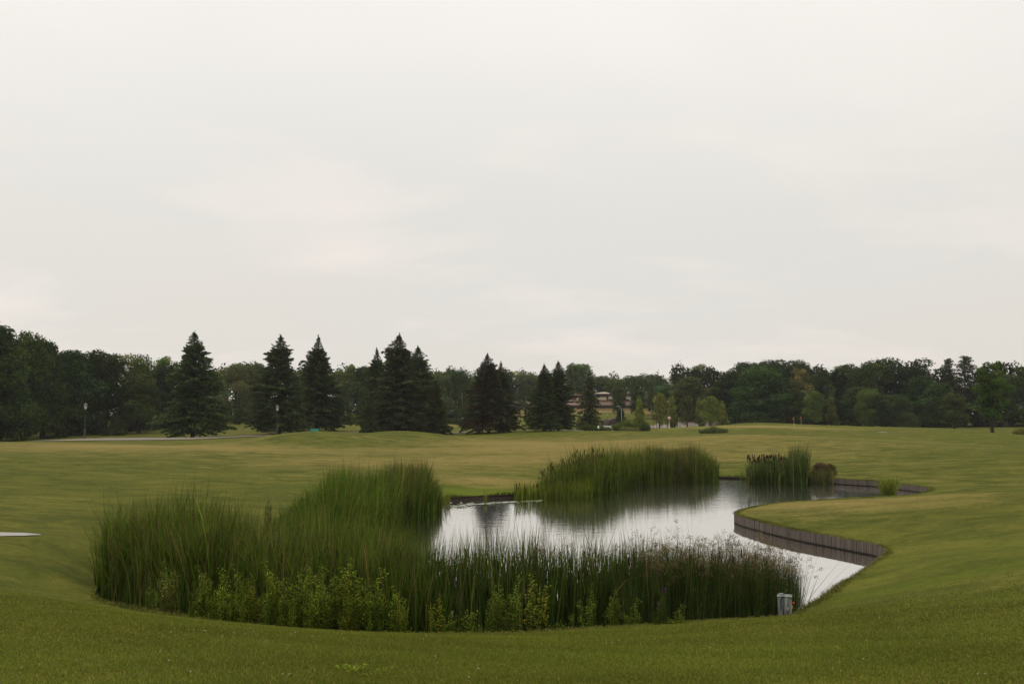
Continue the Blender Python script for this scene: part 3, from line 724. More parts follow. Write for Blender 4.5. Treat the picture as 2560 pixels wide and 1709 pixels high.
def fringe():
    bd = Bed(); near = np.where(PSEG < len(near_pts)-1)[0]
    n = 30000; k = rng.choice(near, n); off = -np.abs(rng.normal(0, .10, n))+.03
    p = PXY[k]+nrm[k]*off[:, None]+rng.normal(0, .04, (n, 2)); z = POND[k, 2]-.01-off*.08
    base = np.column_stack([p, z]); patchy = .6+.5*np.sin(k*.11)*np.sin(k*.037+1)+.4*(rng.random(n) < .05)
    h = rng.uniform(.02, .075, n)*patchy+.008; lean = rng.normal(0, .35, (n, 2))+nrm[k]*.45
    bd.put(*blades(base, h, np.full(n, .007)*(1+p[:, 1]/25), lean, np.abs(rng.normal(0, .4, n)), gcol(n, (.07, .09, .012), (.14, .15, .025), .12, (.22, .16, .07)), 4))
    far = np.where((PSEG >= len(near_pts)) & (PSEG < len(near_pts)+14))[0]; n = 9000; k = rng.choice(far, n)
    p = PXY[k]+nrm[k]*(rng.normal(-.06, .08, n))[:, None]; base = np.column_stack([p, POND[k, 2]-.02]); h = rng.uniform(.05, .20, n)*(.6+.5*np.sin(k*.3))
    bd.put(*blades(base, np.abs(h)+.02, np.full(n, .02), rng.normal(0, .35, (n, 2))+nrm[k]*.4, np.abs(rng.normal(0, .4, n)), gcol(n, (.07, .10, .012), (.13, .16, .02), .05), 4))
    bd.build('bank_grass', label='longer unmown grass hanging over the edge of the pond', cat='grass', kind='stuff')
fringe()
# ------------------------------------------------------------------ leaf clouds
def leafcloud(lobes, n, size, up=.25, shell=.62, flat=1.0, col=(1, 1, 1), var=.25, aspect=.62):
    """leaf clumps spread over and inside overlapping ellipsoid lobes: (cx,cy,cz,rx,ry,rz)"""
    L = np.array(lobes); wts = (L[:, 3]*L[:, 4]*L[:, 5])**(2/3); k = rng.choice(len(L), n, p=wts/wts.sum())
    d = rng.normal(0, 1, (n, 3)); d /= np.linalg.norm(d, axis=1)[:, None]
    rad = 1-(1-shell)*rng.random(n)**.8; rad *= 1+rng.normal(0, .06, n)
    p = L[k, :3]+d*L[k, 3:]*rad[:, None]
    nv = d*1.0+rng.normal(0, .75, (n, 3)); nv[:, 2] += up; nv /= np.linalg.norm(nv, axis=1)[:, None]
    a = np.cross(nv, rng.normal(0, 1, (n, 3))); a /= np.linalg.norm(a, axis=1)[:, None]+1e-9; b = np.cross(nv, a)
    s = size*rng.uniform(.55, 1.35, n)
    A = a*s[:, None]*.5; B = b*(s*aspect)[:, None]*.5; B[:, 2] *= flat
    V = np.stack([p-A, p+B, p+A, p-B], 1).reshape(-1, 3)
    tone = 1+rng.normal(0, var, len(L))[k]*.8+rng.normal(0, var*.5, n)
    warm = rng.normal(0, .08, len(L))[k]
    C = np.array(col)[None]*np.clip(tone, .4, 1.9)[:, None]*np.column_stack([1+warm, np.ones(n), 1-warm])
    return V, np.arange(4*n).reshape(-1, 4), np.repeat(C, 4, 0)
def limb(mb, p0, p1, r0, r1, bow=.1, k=4):
    p0, p1 = np.array(p0, float), np.array(p1, float); t = np.linspace(0, 1, k)[:, None]
    P = p0*(1-t)+p1*t; P += rng.normal(0, bow, 3)*np.sin(t*np.pi)*np.linalg.norm(p1-p0)*.4
    mb.tube(P, np.linspace(r0, r1, k), 6, cap=False)

PROTO = {}
def broadleaf(key, h, r, nl, n, size, cb=.12, top=1.0, lobe=.40, shape='round', sparse=1.0, var=.25, trunk_h=.18, shell=.6):
    lobes = []; mb = MB(); tz_ = h*trunk_h
    limb(mb, (0, 0, -.4), (rng.normal(0, .1), rng.normal(0, .1), h*.45), h*.022+.08, h*.012, .03, 5)
    limb(mb, (0, 0, h*.42), (rng.normal(0, .3), rng.normal(0, .3), h*.85), h*.012, h*.003, .06)
    for i in range(nl):
        t = (i+.5)/nl; z = cb+(1-cb)*t**.85
        if shape == 'round': env = math.sqrt(max(0, 1-((z-.52)/.52)**2))**.75
        elif shape == 'column': env = min(1, (1-z)*3.2+.12)*min(1, .55+z*1.4)
        elif shape == 'cone': env = (1-z)**.8+.06
        elif shape == 'dome': env = (1-max(0, z-.45)/.58)**.55 if z > .45 else .92
        elif shape == 'spread': env = 1.0 if z > .55 else .55+.4*z
        a = i*2.39996+rng.normal(0, .4); lr = r*lobe*rng.uniform(.65, 1.2)
        if shape in ('column', 'cone'): lr *= .5+.7*env
        rad = max(0, r*env-lr)*rng.uniform(.45, 1.08)
        cz = h*z-lr*.45 if z > .8 else h*z
        c = (rad*math.cos(a), rad*math.sin(a), min(cz, h*top-lr*.7))
        lobes.append((*c, lr, lr, lr*rng.uniform(.6, .85)))
        if i % 2 == 0 or shape == 'spread':
            z0 = max(h*trunk_h, c[2]-rad*.8-h*.05); limb(mb, (0, 0, min(z0, h*.75)), c, h*.008+.02, .015, .12)
    V, Q, C = leafcloud(lobes, int(n*sparse), size, var=var, shell=shell)
    # a few stray twigs of leaf outside the lobes for a broken outline
    crown = mesh_np(key+'_crown', V, Q, None, C, M_leaf)
    me = mesh_np(key+'_trunk', np.concatenate(mb.V), np.concatenate(mb.Q), None, None, M_bark, True)
    PROTO[key] = (me, crown, h, r)
broadleaf('oak1', 13, 5.4, 30, 14500, .36, cb=.06)
broadleaf('oak2', 13, 5.2, 34, 14500, .36, lobe=.36, var=.3, cb=.06)
broadleaf('oak3', 13, 5.0, 26, 13500, .37, lobe=.44, shape='dome', cb=.08)
broadleaf('oak4', 13, 5.6, 38, 12500, .36, lobe=.30, shape='spread', cb=.14, var=.3)
broadleaf('wall', 14, 4.6, 36, 15000, .36, lobe=.42, shape='dome', cb=.03)
broadleaf('airy', 12, 4.2, 24, 4600, .36, lobe=.34, cb=.22, shell=.3)
broadleaf('tallthin', 13, 3.2, 26, 6500, .38, lobe=.46, shape='round', cb=.10)
broadleaf('poplar', 9, 1.7, 26, 5200, .26, lobe=.60, shape='column', cb=.12, var=.15)
broadleaf('birch', 9, 1.9, 26, 4200, .24, lobe=.55, shape='cone', cb=.2, var=.15, shell=.3)
broadleaf('young', 6, 2.0, 20, 4200, .24, lobe=.46, shape='round', cb=.2, var=.22)
broadleaf('young2', 6, 1.9, 22, 4200, .24, lobe=.42, shape='cone', cb=.1, var=.2)
broadleaf('bush', 3, 2.0, 20, 3600, .20, lobe=.46, shape='dome', cb=.03, var=.2)
broadleaf('solo', 13, 3.6, 40, 9000, .34, lobe=.30, shape='round', cb=.26, var=.3, trunk_h=.25)

def pine(key, h=13, r=3.2):
    mb = MB(); limb(mb, (0, 0, -.3), (.2, .1, h*.97), .24, .04, .02, 6); lobes = []
    for i in range(46):
        z = h*(.30+.68*(i/46)); e = (1-(z/h-.3)/.72)**.7; a = i*2.4+rng.normal(0, .3); L = r*e*rng.uniform(.5, 1.1)
        c = (L*math.cos(a), L*math.sin(a), z+L*.15); limb(mb, (0, 0, z-.2), c, .05, .015, .1)
        lobes.append((*c, .55+.25*L, .55+.25*L, .28)); lobes.append((c[0]*.55, c[1]*.55, c[2], .5+.2*L, .5+.2*L, .3))
    V, Q, C = leafcloud(lobes, 8500, .30, up=.6, var=.25, aspect=.35)
    PROTO[key] = (mesh_np(key+'_trunk', np.concatenate(mb.V), np.concatenate(mb.Q), None, None, M_bark, True), mesh_np(key+'_crown', V, Q, None, C, M_needle), h, r)
pine('pine1'); pine('pine2', 13, 2.9)

def spruce(key, h=11, r=3.6, dens=1.0, cb=.095, power=.85, loose=False, brown=0.0, bare=0.0):
    mb = MB(); limb(mb, (0, 0, -.3), (0, 0, h*.99), .21, .02, .0, 6)
    Vs = []; Cs = []; nb_ = int(320*dens); ph1, ph2 = rng.uniform(0, 6.28, 2)
    for i in range(nb_):
        t = (i+rng.random())/nb_; z = h*(cb+(1-cb)*t)
        # full skirt below, straight cone above
        prof = min(1.0, (1-t)**power*1.12+.015) if t > .12 else .60+3.2*t
        L = r*prof*rng.uniform(.66, 1.08)*(1+.10*math.sin(i*.37)); a = i*2.39996+rng.normal(0, .25)
        L *= 1+.14*math.sin(a*1.0+ph1+t*4)+.10*math.sin(t*17+ph2)
        if loose: L *= rng.choice([.6, 1.0, 1.15])
        ca, sa = math.cos(a), math.sin(a)
        el = .55*(t-.35) if t > .35 else -.30*(1-t)          # lower limbs droop, upper ones rise
        m = max(8, int(L*32*(1.0 if not loose else .7))); s = rng.random(m)**.65
        x = s*L; zz = z+x*el-.10*x*x/max(L, .5)*(1-t)+.30*np.clip(s-.6, 0, 1)*L*.35
        side = rng.normal(0, 1, m)*(.08+.22*(1-s*.55)*min(L, 2.6)*.6)
        px = ca*x-sa*side; py = sa*x+ca*side; pz = zz-np.abs(side)*.22-rng.random(m)*.18
        # sprays hang and point outward
        dx = ca*(.8)+rng.normal(0, .35, m)-sa*side*.8; dy = sa*(.8)+rng.normal(0, .35, m)+ca*side*.8; dz = -.35+rng.normal(0, .35, m)+.5*t
        D = np.column_stack([dx, dy, dz]); D /= np.linalg.norm(D, axis=1)[:, None]
        S = np.cross(D, rng.normal(0, 1, (m, 3))); S /= np.linalg.norm(S, axis=1)[:, None]+1e-9
        ln = rng.uniform(.20, .46, m)*(1 if t < .85 else .6); wd = ln*.44
        p = np.column_stack([px, py, pz])
        Vs.append(np.stack([p-D*ln[:, None]*.5, p+S*wd[:, None]*.5, p+D*ln[:, None]*.5, p-S*wd[:, None]*.5], 1).reshape(-1, 3))
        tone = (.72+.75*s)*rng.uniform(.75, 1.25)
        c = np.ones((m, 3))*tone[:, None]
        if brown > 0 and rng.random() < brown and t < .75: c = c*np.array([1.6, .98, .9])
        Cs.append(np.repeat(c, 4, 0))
        if i % 2 == 0:
            limb(mb, (0, 0, z), (ca*L*.8, sa*L*.8, z+L*.8*el-.07*L*(1-t)), .028, .008, .02)
    # leader
    m = 40; zt = h*(.93+.09*rng.random(m)); p = np.column_stack([rng.normal(0, .05, m), rng.normal(0, .05, m), zt])
    D = np.column_stack([rng.normal(0, .5, m), rng.normal(0, .5, m), np.full(m, .9)]); D /= np.linalg.norm(D, axis=1)[:, None]
    S = np.cross(D, rng.normal(0, 1, (m, 3))); S /= np.linalg.norm(S, axis=1)[:, None]
    Vs.append(np.stack([p-D*.12, p+S*.04, p+D*.12, p-S*.04], 1).reshape(-1, 3)); Cs.append(np.ones((4*m, 3)))
    V = np.concatenate(Vs); C = np.concatenate(Cs)
    PROTO[key] = (mesh_np(key+'_trunk', np.concatenate(mb.V), np.concatenate(mb.Q), None, None, M_bark, True),
                  mesh_np(key+'_crown', V, np.arange(len(V)).reshape(-1, 4), None, C, M_needle), h, r)
spruce('spruce1'); spruce('spruce2', dens=1.05); spruce('spruce3', dens=.95, power=.95); spruce('spruce4', brown=.22)
spruce('larch', h=9, r=2.2, dens=.75, loose=True, power=.8, cb=.08)

DK = (.030, .040, .012); MG = (.043, .056, .015); LG = (.062, .080, .018); YG = (.155, .175, .032); GG = (.060, .068, .028); BG = (.050, .056, .018)
SPC = (.040, .050, .017)
BARK = (.045, .034, .026, 1)
NAMES = {'oak1': 'broadleaf_tree', 'oak2': 'broadleaf_tree', 'oak3': 'broadleaf_tree', 'oak4': 'broadleaf_tree', 'wall': 'broadleaf_tree', 'airy': 'broadleaf_tree', 'tallthin': 'broadleaf_tree', 'poplar': 'poplar_tree',
         'birch': 'birch_tree', 'young': 'young_tree', 'young2': 'young_tree', 'bush': 'bush', 'solo': 'broadleaf_tree', 'pine1': 'pine_tree', 'pine2': 'pine_tree', 'spruce1': 'spruce_tree', 'spruce2': 'spruce_tree',
         'spruce3': 'spruce_tree', 'spruce4': 'spruce_tree', 'larch': 'spruce_tree'}
def tree(key, u, d, vtop, hw, col, label, group=None, bark=BARK, vbase=None, name=None, cat=None, rz=None):
    trunk, crown, h, r = PROTO[key]; d = FD(d)
    x = x_at(u, d, (vtop+1060)/2); z0 = h1(x, d); ztop = at_d(u, vtop, d)[2]
    if vbase is not None: z0 = at_d(u, vbase, d)[2]
    sz = (ztop-z0)/h; sx = hw*d/F/r
    nm = name or NAMES[key]
    root = empty(nm, (x, d, z0-.05), rng.uniform(0, 6.28) if rz is None else rz); root.rotation_euler.x, root.rotation_euler.y = random.gauss(0, .014), random.gauss(0, .014); root.scale = (sx, sx, sz)
    tag(root, label, cat or nm.replace('_', ' '), group)
    a = bpy.data.objects.new('trunk', trunk); link(a, root); a.color = bark
    b = bpy.data.objects.new('crown', crown); link(b, root); b.color = (*(c*rng.uniform(.9, 1.1) for c in col), 1)
    return root
G_S = 'large spruces along the road'
for a in [('spruce1',485,108,830,100,SPC,'lone big spruce with a visible trunk behind the road, right of the left wood'),
          ('spruce2',700,110,838,92,SPC,'tall spruce directly behind the middle lamp post'),
          ('spruce3',794,116,841,84,SPC,'tall spruce above the teal bench'),
          ('spruce3',945,118,872,66,SPC,'narrow spruce on the left shoulder of the tallest spruce group'),
          ('spruce2',994,112,836,102,SPC,'tallest spruce in the middle of the four tree spruce group'),
          ('spruce1',1045,116,866,84,SPC,'spruce with a thin pale tip on the right of the tallest spruce group'),
          ('spruce2',1086,111,950,50,SPC,'short bushy spruce at the right foot of the tallest spruce group'),
          ('spruce1',925,108,975,26,SPC,'small low spruce at the left foot of the tallest spruce group'),
          ('spruce4',1222,110,884,72,(.030,.031,.013),'spruce with reddish brown dying needles between the two spruce groups'),
          ('spruce3',1252,114,905,62,SPC,'spruce with a blunt top close behind the reddish dying spruce'),
          ('spruce2',1361,110,910,56,SPC,'left and thinner of the twin spruces left of the grass clumps'),
          ('spruce1',1395,111,902,58,SPC,'right and taller of the twin spruces left of the grass clumps'),
          ('larch',1475,126,928,38,(.045,.052,.018),'loose branched olive spruce in front of the brown roof')]:
    tree(*a, group=G_S)
G_W = 'broadleaf trees of the surrounding wood'
WOOD = [
 ('wall',-120,112,790,95,DK,'dark tree cut by the left photo edge at the tallest end of the left wood'),
 ('wall',-20,116,806,88,DK,'tallest dark crown in view, at the left photo edge'),
 ('oak2',62,117,826,62,MG,'second dark crown from the left photo edge'),
 ('wall',112,119,848,58,DK,'dark crown stepping down left of the first lamp post'),
 ('wall',180,124,872,72,DK,'broad dark crown directly behind the first lamp post'),
 ('oak1',246,127,870,60,DK,'rounded dark crown just right of the first lamp post'),
 ('oak4',318,132,880,58,MG,'flat crown with twiggy top left of the lone big spruce'),
 ('oak3',350,128,930,60,DK,'lower dark tree in front of the twiggy flat crown'),
 ('airy',408,150,888,62,LG,'thin light crown showing sky, touching the lone big spruce on its left'),
 ('oak2',450,146,915,60,DK,'dark crown half hidden behind the lone big spruce'),
 ('airy',535,158,925,42,GG,'thin grey-green crown just right of the lone big spruce'),
 ('oak1',592,168,905,60,BG,'broad olive crown between the lone big spruce and the middle lamp'),
 ('oak2',640,172,906,50,BG,'crown touching the left side of the spruce behind the middle lamp'),
 ('oak3',748,175,925,48,DK,'dark crown in the gap between the two middle spruces'),
 ('oak2',845,182,925,50,MG,'crown just right of the spruce above the teal bench'),
 ('airy',880,186,908,40,LG,'thin pale crown showing sky between the middle spruces and the tallest group'),
 ('oak1',915,186,912,45,MG,'crown touching the left shoulder of the tallest spruce group'),
 ('oak3',1100,192,926,48,GG,'grey-green crown just right of the tallest spruce group'),
 ('oak1',1138,196,922,42,DK,'round dark crown behind the white stemmed birch'),
 ('oak2',1182,200,938,40,MG,'crown touching the left side of the reddish dying spruce'),
 ('oak4',1290,240,926,48,GG,'hazy crown right of the reddish dying spruce'),
 ('oak1',1335,242,934,44,GG,'hazy crown touching the left twin spruce'),
 ('airy',1424,238,905,30,MG,'twiggy thin top peeping out right of the twin spruces'),
 ('tallthin',1453,240,908,44,GG,'tall grey-green crown right of the twin spruces'),
 ('oak2',1502,242,938,46,MG,'dark crown behind the pale dome of the building'),
 ('oak3',1540,236,944,34,MG,'small dark crown above the left poplar'),
 ('oak1',1582,240,936,40,MG,'round dark crown between the two poplars'),
 ('oak2',1625,242,934,40,DK,'dark crown behind the roof mast of the building'),
 ('oak4',1672,244,940,48,MG,'wide hazy crown right of the roof mast'),
 ('oak1',1664,196,962,52,MG,'bushy green tree hiding the right end of the building'),
 ('airy',1750,205,908,58,(.085,.092,.045),'pale grey-green rounded crown left of the dark right wood'),
 ('tallthin',1728,176,940,42,BG,'brownish olive tree in front of the pale grey-green crown'),
 ('oak3',1786,180,965,44,BG,'low olive tree right of the pale grey-green crown'),
 ('tallthin',1825,172,930,40,DK,'slim dark tree at the left end of the right wood'),
 ('oak2',1868,178,903,58,DK,'high crown at the left end of the right wood'),
 ('oak1',1930,172,895,64,DK,'broad high crown above the clipped hedge balls'),
 ('oak3',1900,160,912,86,DK,'big dome shaped tree with two pale bare trunks above the clipped hedge balls'),
 ('oak1',1996,182,896,42,DK,'dark round crown behind the cream flowering crown'),
 ('airy',2002,168,916,40,(.11,.10,.045),'cream tinted thin crown in the right wood'),
 ('oak2',2052,172,922,44,DK,'dark crown above the two bright young trees'),
 ('oak3',2112,176,910,56,DK,'flat topped dark crown left of the widest domed tree'),
 ('oak4',2170,170,905,60,DK,'dark crown with sky holes on the left of the widest domed tree'),
 ('oak4',2245,172,892,86,DK,'widest domed tree of the right wood with sky holes under its top'),
 ('oak3',2306,162,935,56,DK,'low dark crown between the widest domed tree and the pines'),
 ('wall',2150,158,965,52,DK,'dark tree mass under the flat topped crown'),
 ('oak2',2235,155,985,50,DK,'dark low tree in front of the widest domed tree'),
 ('wall',2350,156,955,52,DK,'dark lower tree in front of the pines'),
 ('wall',2440,160,965,54,DK,'dark low tree right of the pines'),
 ('oak1',2520,158,930,56,DK,'dark crown between the single trunked tree and the right photo edge'),
 ('oak2',2575,154,912,50,DK,'crown cut by the right photo edge'),
 ('wall',2640,154,925,60,DK,'dark tree just outside the right photo edge'),
 ('wall',2060,160,985,50,DK,'dark tree directly behind the two bright young trees'),
 ('wall',1990,158,975,45,DK,'dark tree behind the golf flags'),
 ('solo',2480,104,902,42,MG,'tall single tree with a bare lower trunk on the right lawn'),
 ('oak1',2175,150,968,34,MG,'small rounded tree left of the pair of low greyish trees'),
 ('tallthin',2206,148,985,30,BG,'pointed low tree in front of the right wood under the widest dome'),
 ('young',2385,142,980,34,MG,'ragged small tree at the edge of the right wood under the pines'),
]
for a in WOOD: tree(a[0], a[1], a[2], a[3], a[4]*(1.5 if a[0] == 'wall' else 1.12 if a[0] == 'airy' else 1.3), tuple(c*k for c, k in zip(a[5], np.array([1.5, 1.65, 1.3])*math.exp(random.gauss(0, .20))*np.array([1+random.gauss(0, .08), 1, 1]))), a[6], group=G_W)
tree('pine1',2372,162,893,36,DK,'left and smaller of the two dark pines rising over the right wood','dark pines',bark=(.09,.06,.045,1))
tree('pine2',2412,160,886,46,DK,'right and taller of the two dark pines rising over the right wood','dark pines',bark=(.09,.06,.045,1))
WB = (.42,.38,.32,1)
tree('poplar',1546,186,952,24,(.068,.084,.022),'left poplar in front of the brown roof','poplars before the building')
tree('poplar',1592,184,960,27,(.058,.074,.022),'right poplar beside the roof mast','poplars before the building')
tree('birch',1627,182,950,20,(.075,.082,.03),'thin birch with a pale stem right of the poplars','birches before the wood',bark=WB)
tree('birch',1157,150,968,19,(.066,.084,.026),'small birch with a white stem right of the tallest spruce group','birches before the wood',bark=WB)
tree('birch',864,152,955,28,(.052,.066,.026),'birch with a pale stem right of the spruce above the bench','birches before the wood',bark=WB)
tree('birch',909,156,965,26,(.048,.060,.026),'birch half hidden by the left shoulder of the tallest spruce group','birches before the wood',bark=WB)
tree('airy',1314,168,958,36,(.075,.085,.038),'drooping grey-green tree between the dying spruce and the twin spruces')
tree('young2',600,150,990,24,(.052,.07,.018),'young conical tree left of the spruce behind the middle lamp')
tree('young',565,156,1000,22,(.050,.066,.018),'young round tree just right of the lone big spruce')
tree('young2',1552,148,1020,26,(.022,.032,.014),'small dark cone shaped conifer behind the curved street light', name='conifer_tree')
G_Y = 'young yellowish trees along the uphill road'
for i, (u, d, vt, hw, lb) in enumerate([(1597,146,985,28,'leftmost young yellow-green tree beside the street light'),(1648,148,980,28,'second young yellowish tree, left of the round road sign'),
      (1680,152,978,28,'bright yellow-green young tree just behind the round road sign'),(1717,150,984,26,'young tree just right of the round road sign'),
      (1748,152,992,24,'small yellowish tree at the bend of the uphill road'),(1775,142,988,38,'widest yellow-green tree right of the uphill road'),(1806,146,1000,26,'rightmost yellow-green tree before the dark wood')]):
    tree('young' if i % 2 else 'young2', u, d, vt, hw*.85, (YG if i not in (3,) else (.085,.09,.024)), lb, G_Y)
G_L = 'bright young trees beside the putting green'
tree('young',2036,146,975,34,(.092,.122,.024),'left and larger bright green young tree beside the golf flags',G_L)
tree('young2',2078,147,980,26,(.086,.116,.024),'right and slimmer bright green young tree beside the golf flags',G_L)
tree('bush',294,124,1042,30,(.045,.058,.016),'rounded bush at the edge of the left wood right of the first lamp post')
tree('bush',264,123,1066,16,(.036,.048,.014),'small bush touching the rounded bush on its left')
tree('bush',2272,146,1030,38,(.050,.062,.020),'wide greyish bush at the foot of the right wood')
tree('bush',1402,128,1058,20,(.20,.21,.022),'yellow shrub seen under the twin spruces on their left')
tree('bush',1385,130,1060,14,(.17,.19,.022),'smaller yellow shrub beside the yellow shrub under the twin spruces')
tree('bush',1452,132,1052,20,(.085,.12,.018),'bright green shrub between the twin spruces and the dark grass clump')
tree('bush',1422,131,1062,16,(.045,.065,.016),'dark green low shrub right of the twin spruce trunks')
tree('bush',2500,146,1052,30,(.04,.052,.016),'low dark bush behind the single trunked tree')
for i, (u, hw, vt) in enumerate([(1850,14,1054),(1872,15,1051),(1892,16,1049),(1912,16,1047),(1932,14,1046),(1947,11,1045),(1961,10,1050)]):
    lb = ['leftmost clipped shrub ball of the row under the big dome tree','second clipped shrub ball of the row under the big dome tree','third clipped shrub ball of the row under the big dome tree','middle clipped shrub ball under the pale bare trunks','fifth clipped shrub ball from the left under the big dome tree','clipped shrub ball next to the right end of the row near the golf flags','small rightmost clipped shrub ball near the golf flags'][i]
    tree('bush', u, 142, vt, hw, (.042,.055,.015), lb, 'clipped shrub balls beside the putting green', name='clipped_shrub', cat='shrub')
# undergrowth that closes the foot of the woods
def undergrowth(name, line, n, hgt, label):
    P = np.array([W(u, d) for u, d in line]); L = np.concatenate([[0], np.cumsum(np.linalg.norm(np.diff(P, axis=0), axis=1))])
    lobes = []
    hgt *= 1.4
    for s in np.arange(0, L[-1], 2.3):
        x = np.interp(s, L, P[:, 0])+rng.normal(0, .8); y = np.interp(s, L, P[:, 1])+rng.normal(0, 1.2); z = h1(x, y); rr_ = rng.uniform(1.8, 3.2)
        for q in range(3): lobes.append((x, y+q*1.2, z+(.12+.3*q+rng.uniform(-.08, .12))*hgt, rr_, 2.0, hgt*.22))
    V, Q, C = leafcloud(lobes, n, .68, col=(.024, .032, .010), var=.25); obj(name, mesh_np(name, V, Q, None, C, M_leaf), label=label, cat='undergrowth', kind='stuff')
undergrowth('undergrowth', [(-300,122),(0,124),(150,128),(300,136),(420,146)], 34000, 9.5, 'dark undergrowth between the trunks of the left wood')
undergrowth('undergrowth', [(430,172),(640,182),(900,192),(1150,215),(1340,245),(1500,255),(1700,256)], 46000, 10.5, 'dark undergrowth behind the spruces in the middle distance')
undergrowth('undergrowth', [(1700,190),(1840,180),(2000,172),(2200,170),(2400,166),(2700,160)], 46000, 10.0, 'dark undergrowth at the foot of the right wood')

# ------------------------------------------------------------------ ornamental grass clumps and hedges
def grassclump(u0, u1, d, vtop, vbot, a, b_, label, n=2600, name='grass_clump', depth=2.2, group='ornamental grass clumps beside the road'):
    depth *= FK(d); bw = .05*FK(d); d = FD(d)
    bd = Bed(); x0, x1 = x_at(u0, d), x_at(u1, d); cx = (x0+x1)/2; rx = (x1-x0)/2
    ang = rng.uniform(0, 2*np.pi, n); q = np.sqrt(rng.random(n)); x = cx+rx*.86*q*np.cos(ang); y = d+depth/2*q*np.sin(ang)
    z = H(x, y); zt = at_d((u0+u1)/2, vtop, d)[2]; hmax = (zt-z.mean())*1.28
    base = np.column_stack([x, y, z-.03]); h = hmax*(1-.45*q**3)*rng.uniform(.65, 1.08, n)*(1+.16*np.sin((x-cx)*2.6+u0)+.10*np.sin((x-cx)*5.3+1.0))*(1+.25*(rng.random(n) < .04))
    lean = np.column_stack([(x-cx)/rx, (y-d)/depth*2])*.28+rng.normal(0, .12, (n, 2))
    bd.put(*blades(base, h, np.full(n, bw), lean, np.abs(rng.normal(.1, .1, n)), gcol(n, a, b_), 4))
    V = np.concatenate(bd.V)-np.array([cx, d, 0]); o = obj(name, mesh_np(name, V, np.concatenate(bd.Q), None, np.concatenate(bd.C), M_reed), label=label, cat='ornamental grass', group=group)
    o.location = (cx, d, 0)
grassclump(1455,1508,118,1064,1083,(.045,.066,.014),(.085,.11,.022),'dark cushion of ornamental grass with the white topped marker before it')
grassclump(1500,1530,119,1067,1083,(.075,.095,.02),(.13,.15,.035),'small pale grass cushion between the dark and the tallest grass cushions',1400)
grassclump(1528,1602,122,1056,1079,(.075,.105,.016),(.13,.16,.026),'tallest bright green ornamental grass mound under the street light',3600)
grassclump(1550,1598,118,1068,1081,(.12,.14,.045),(.20,.21,.075),'pale silvery ornamental grass cushion in front of the tallest mound',2200)
grassclump(1598,1626,121,1061,1076,(.045,.07,.016),(.08,.11,.022),'dark grass cushion at the right end of the row beside the road',1600)
grassclump(1742,1824,112,1070,1083,(.07,.10,.028),(.14,.17,.042),'isolated long grass clump on the rise right of the road sign',3600)
grassclump(2533,2575,110,1074,1088,(.12,.12,.022),(.19,.17,.03),'yellowish grass tuft at the right photo edge',1400)
def hedge(u0, u1, d, vtop, vbot, col, label, dz=1.2, n=5200, name='hedge'):
    k_ = FK(d); d = FD(d); dz *= k_
    x0, x1 = x_at(u0, d), x_at(u1, d); z0 = at_d(u0, vbot, d)[2]; zt = at_d(u0, vtop, d)[2]; cx = (x0+x1)/2
    z0 = min(z0, h1(cx, d)); L = []
    for x in np.arange(x0, x1, .7*k_):
        for z in np.arange(z0, zt, .45*k_): L.append((x-cx, rng.normal(0, .2), z+.1, .55*k_, dz/2, .38*k_))
    V, Q, C = leafcloud(L, n, .22*k_, col=(1, 1, 1), var=.12); o = obj(name, mesh_np(name, V, Q, None, C, M_leaf), label=label, cat='hedge'); o.color = (*col, 1); o.location = (cx, d, 0)
hedge(846,914,146,1042,1055,(.085,.105,.020),'long yellow-green hedge seen in the gap left of the tallest spruce group')
hedge(1118,1184,138,1045,1056,(.055,.068,.022),'trimmed olive hedge in the gap under the white stemmed birch')
hedge(1105,1182,158,1034,1043,(.030,.040,.014),'dark hedge behind the trimmed olive hedge under the birch')
hedge(1600,1690,176,1050,1064,(.030,.042,.012),'low dark hedge along the far side of the uphill road')

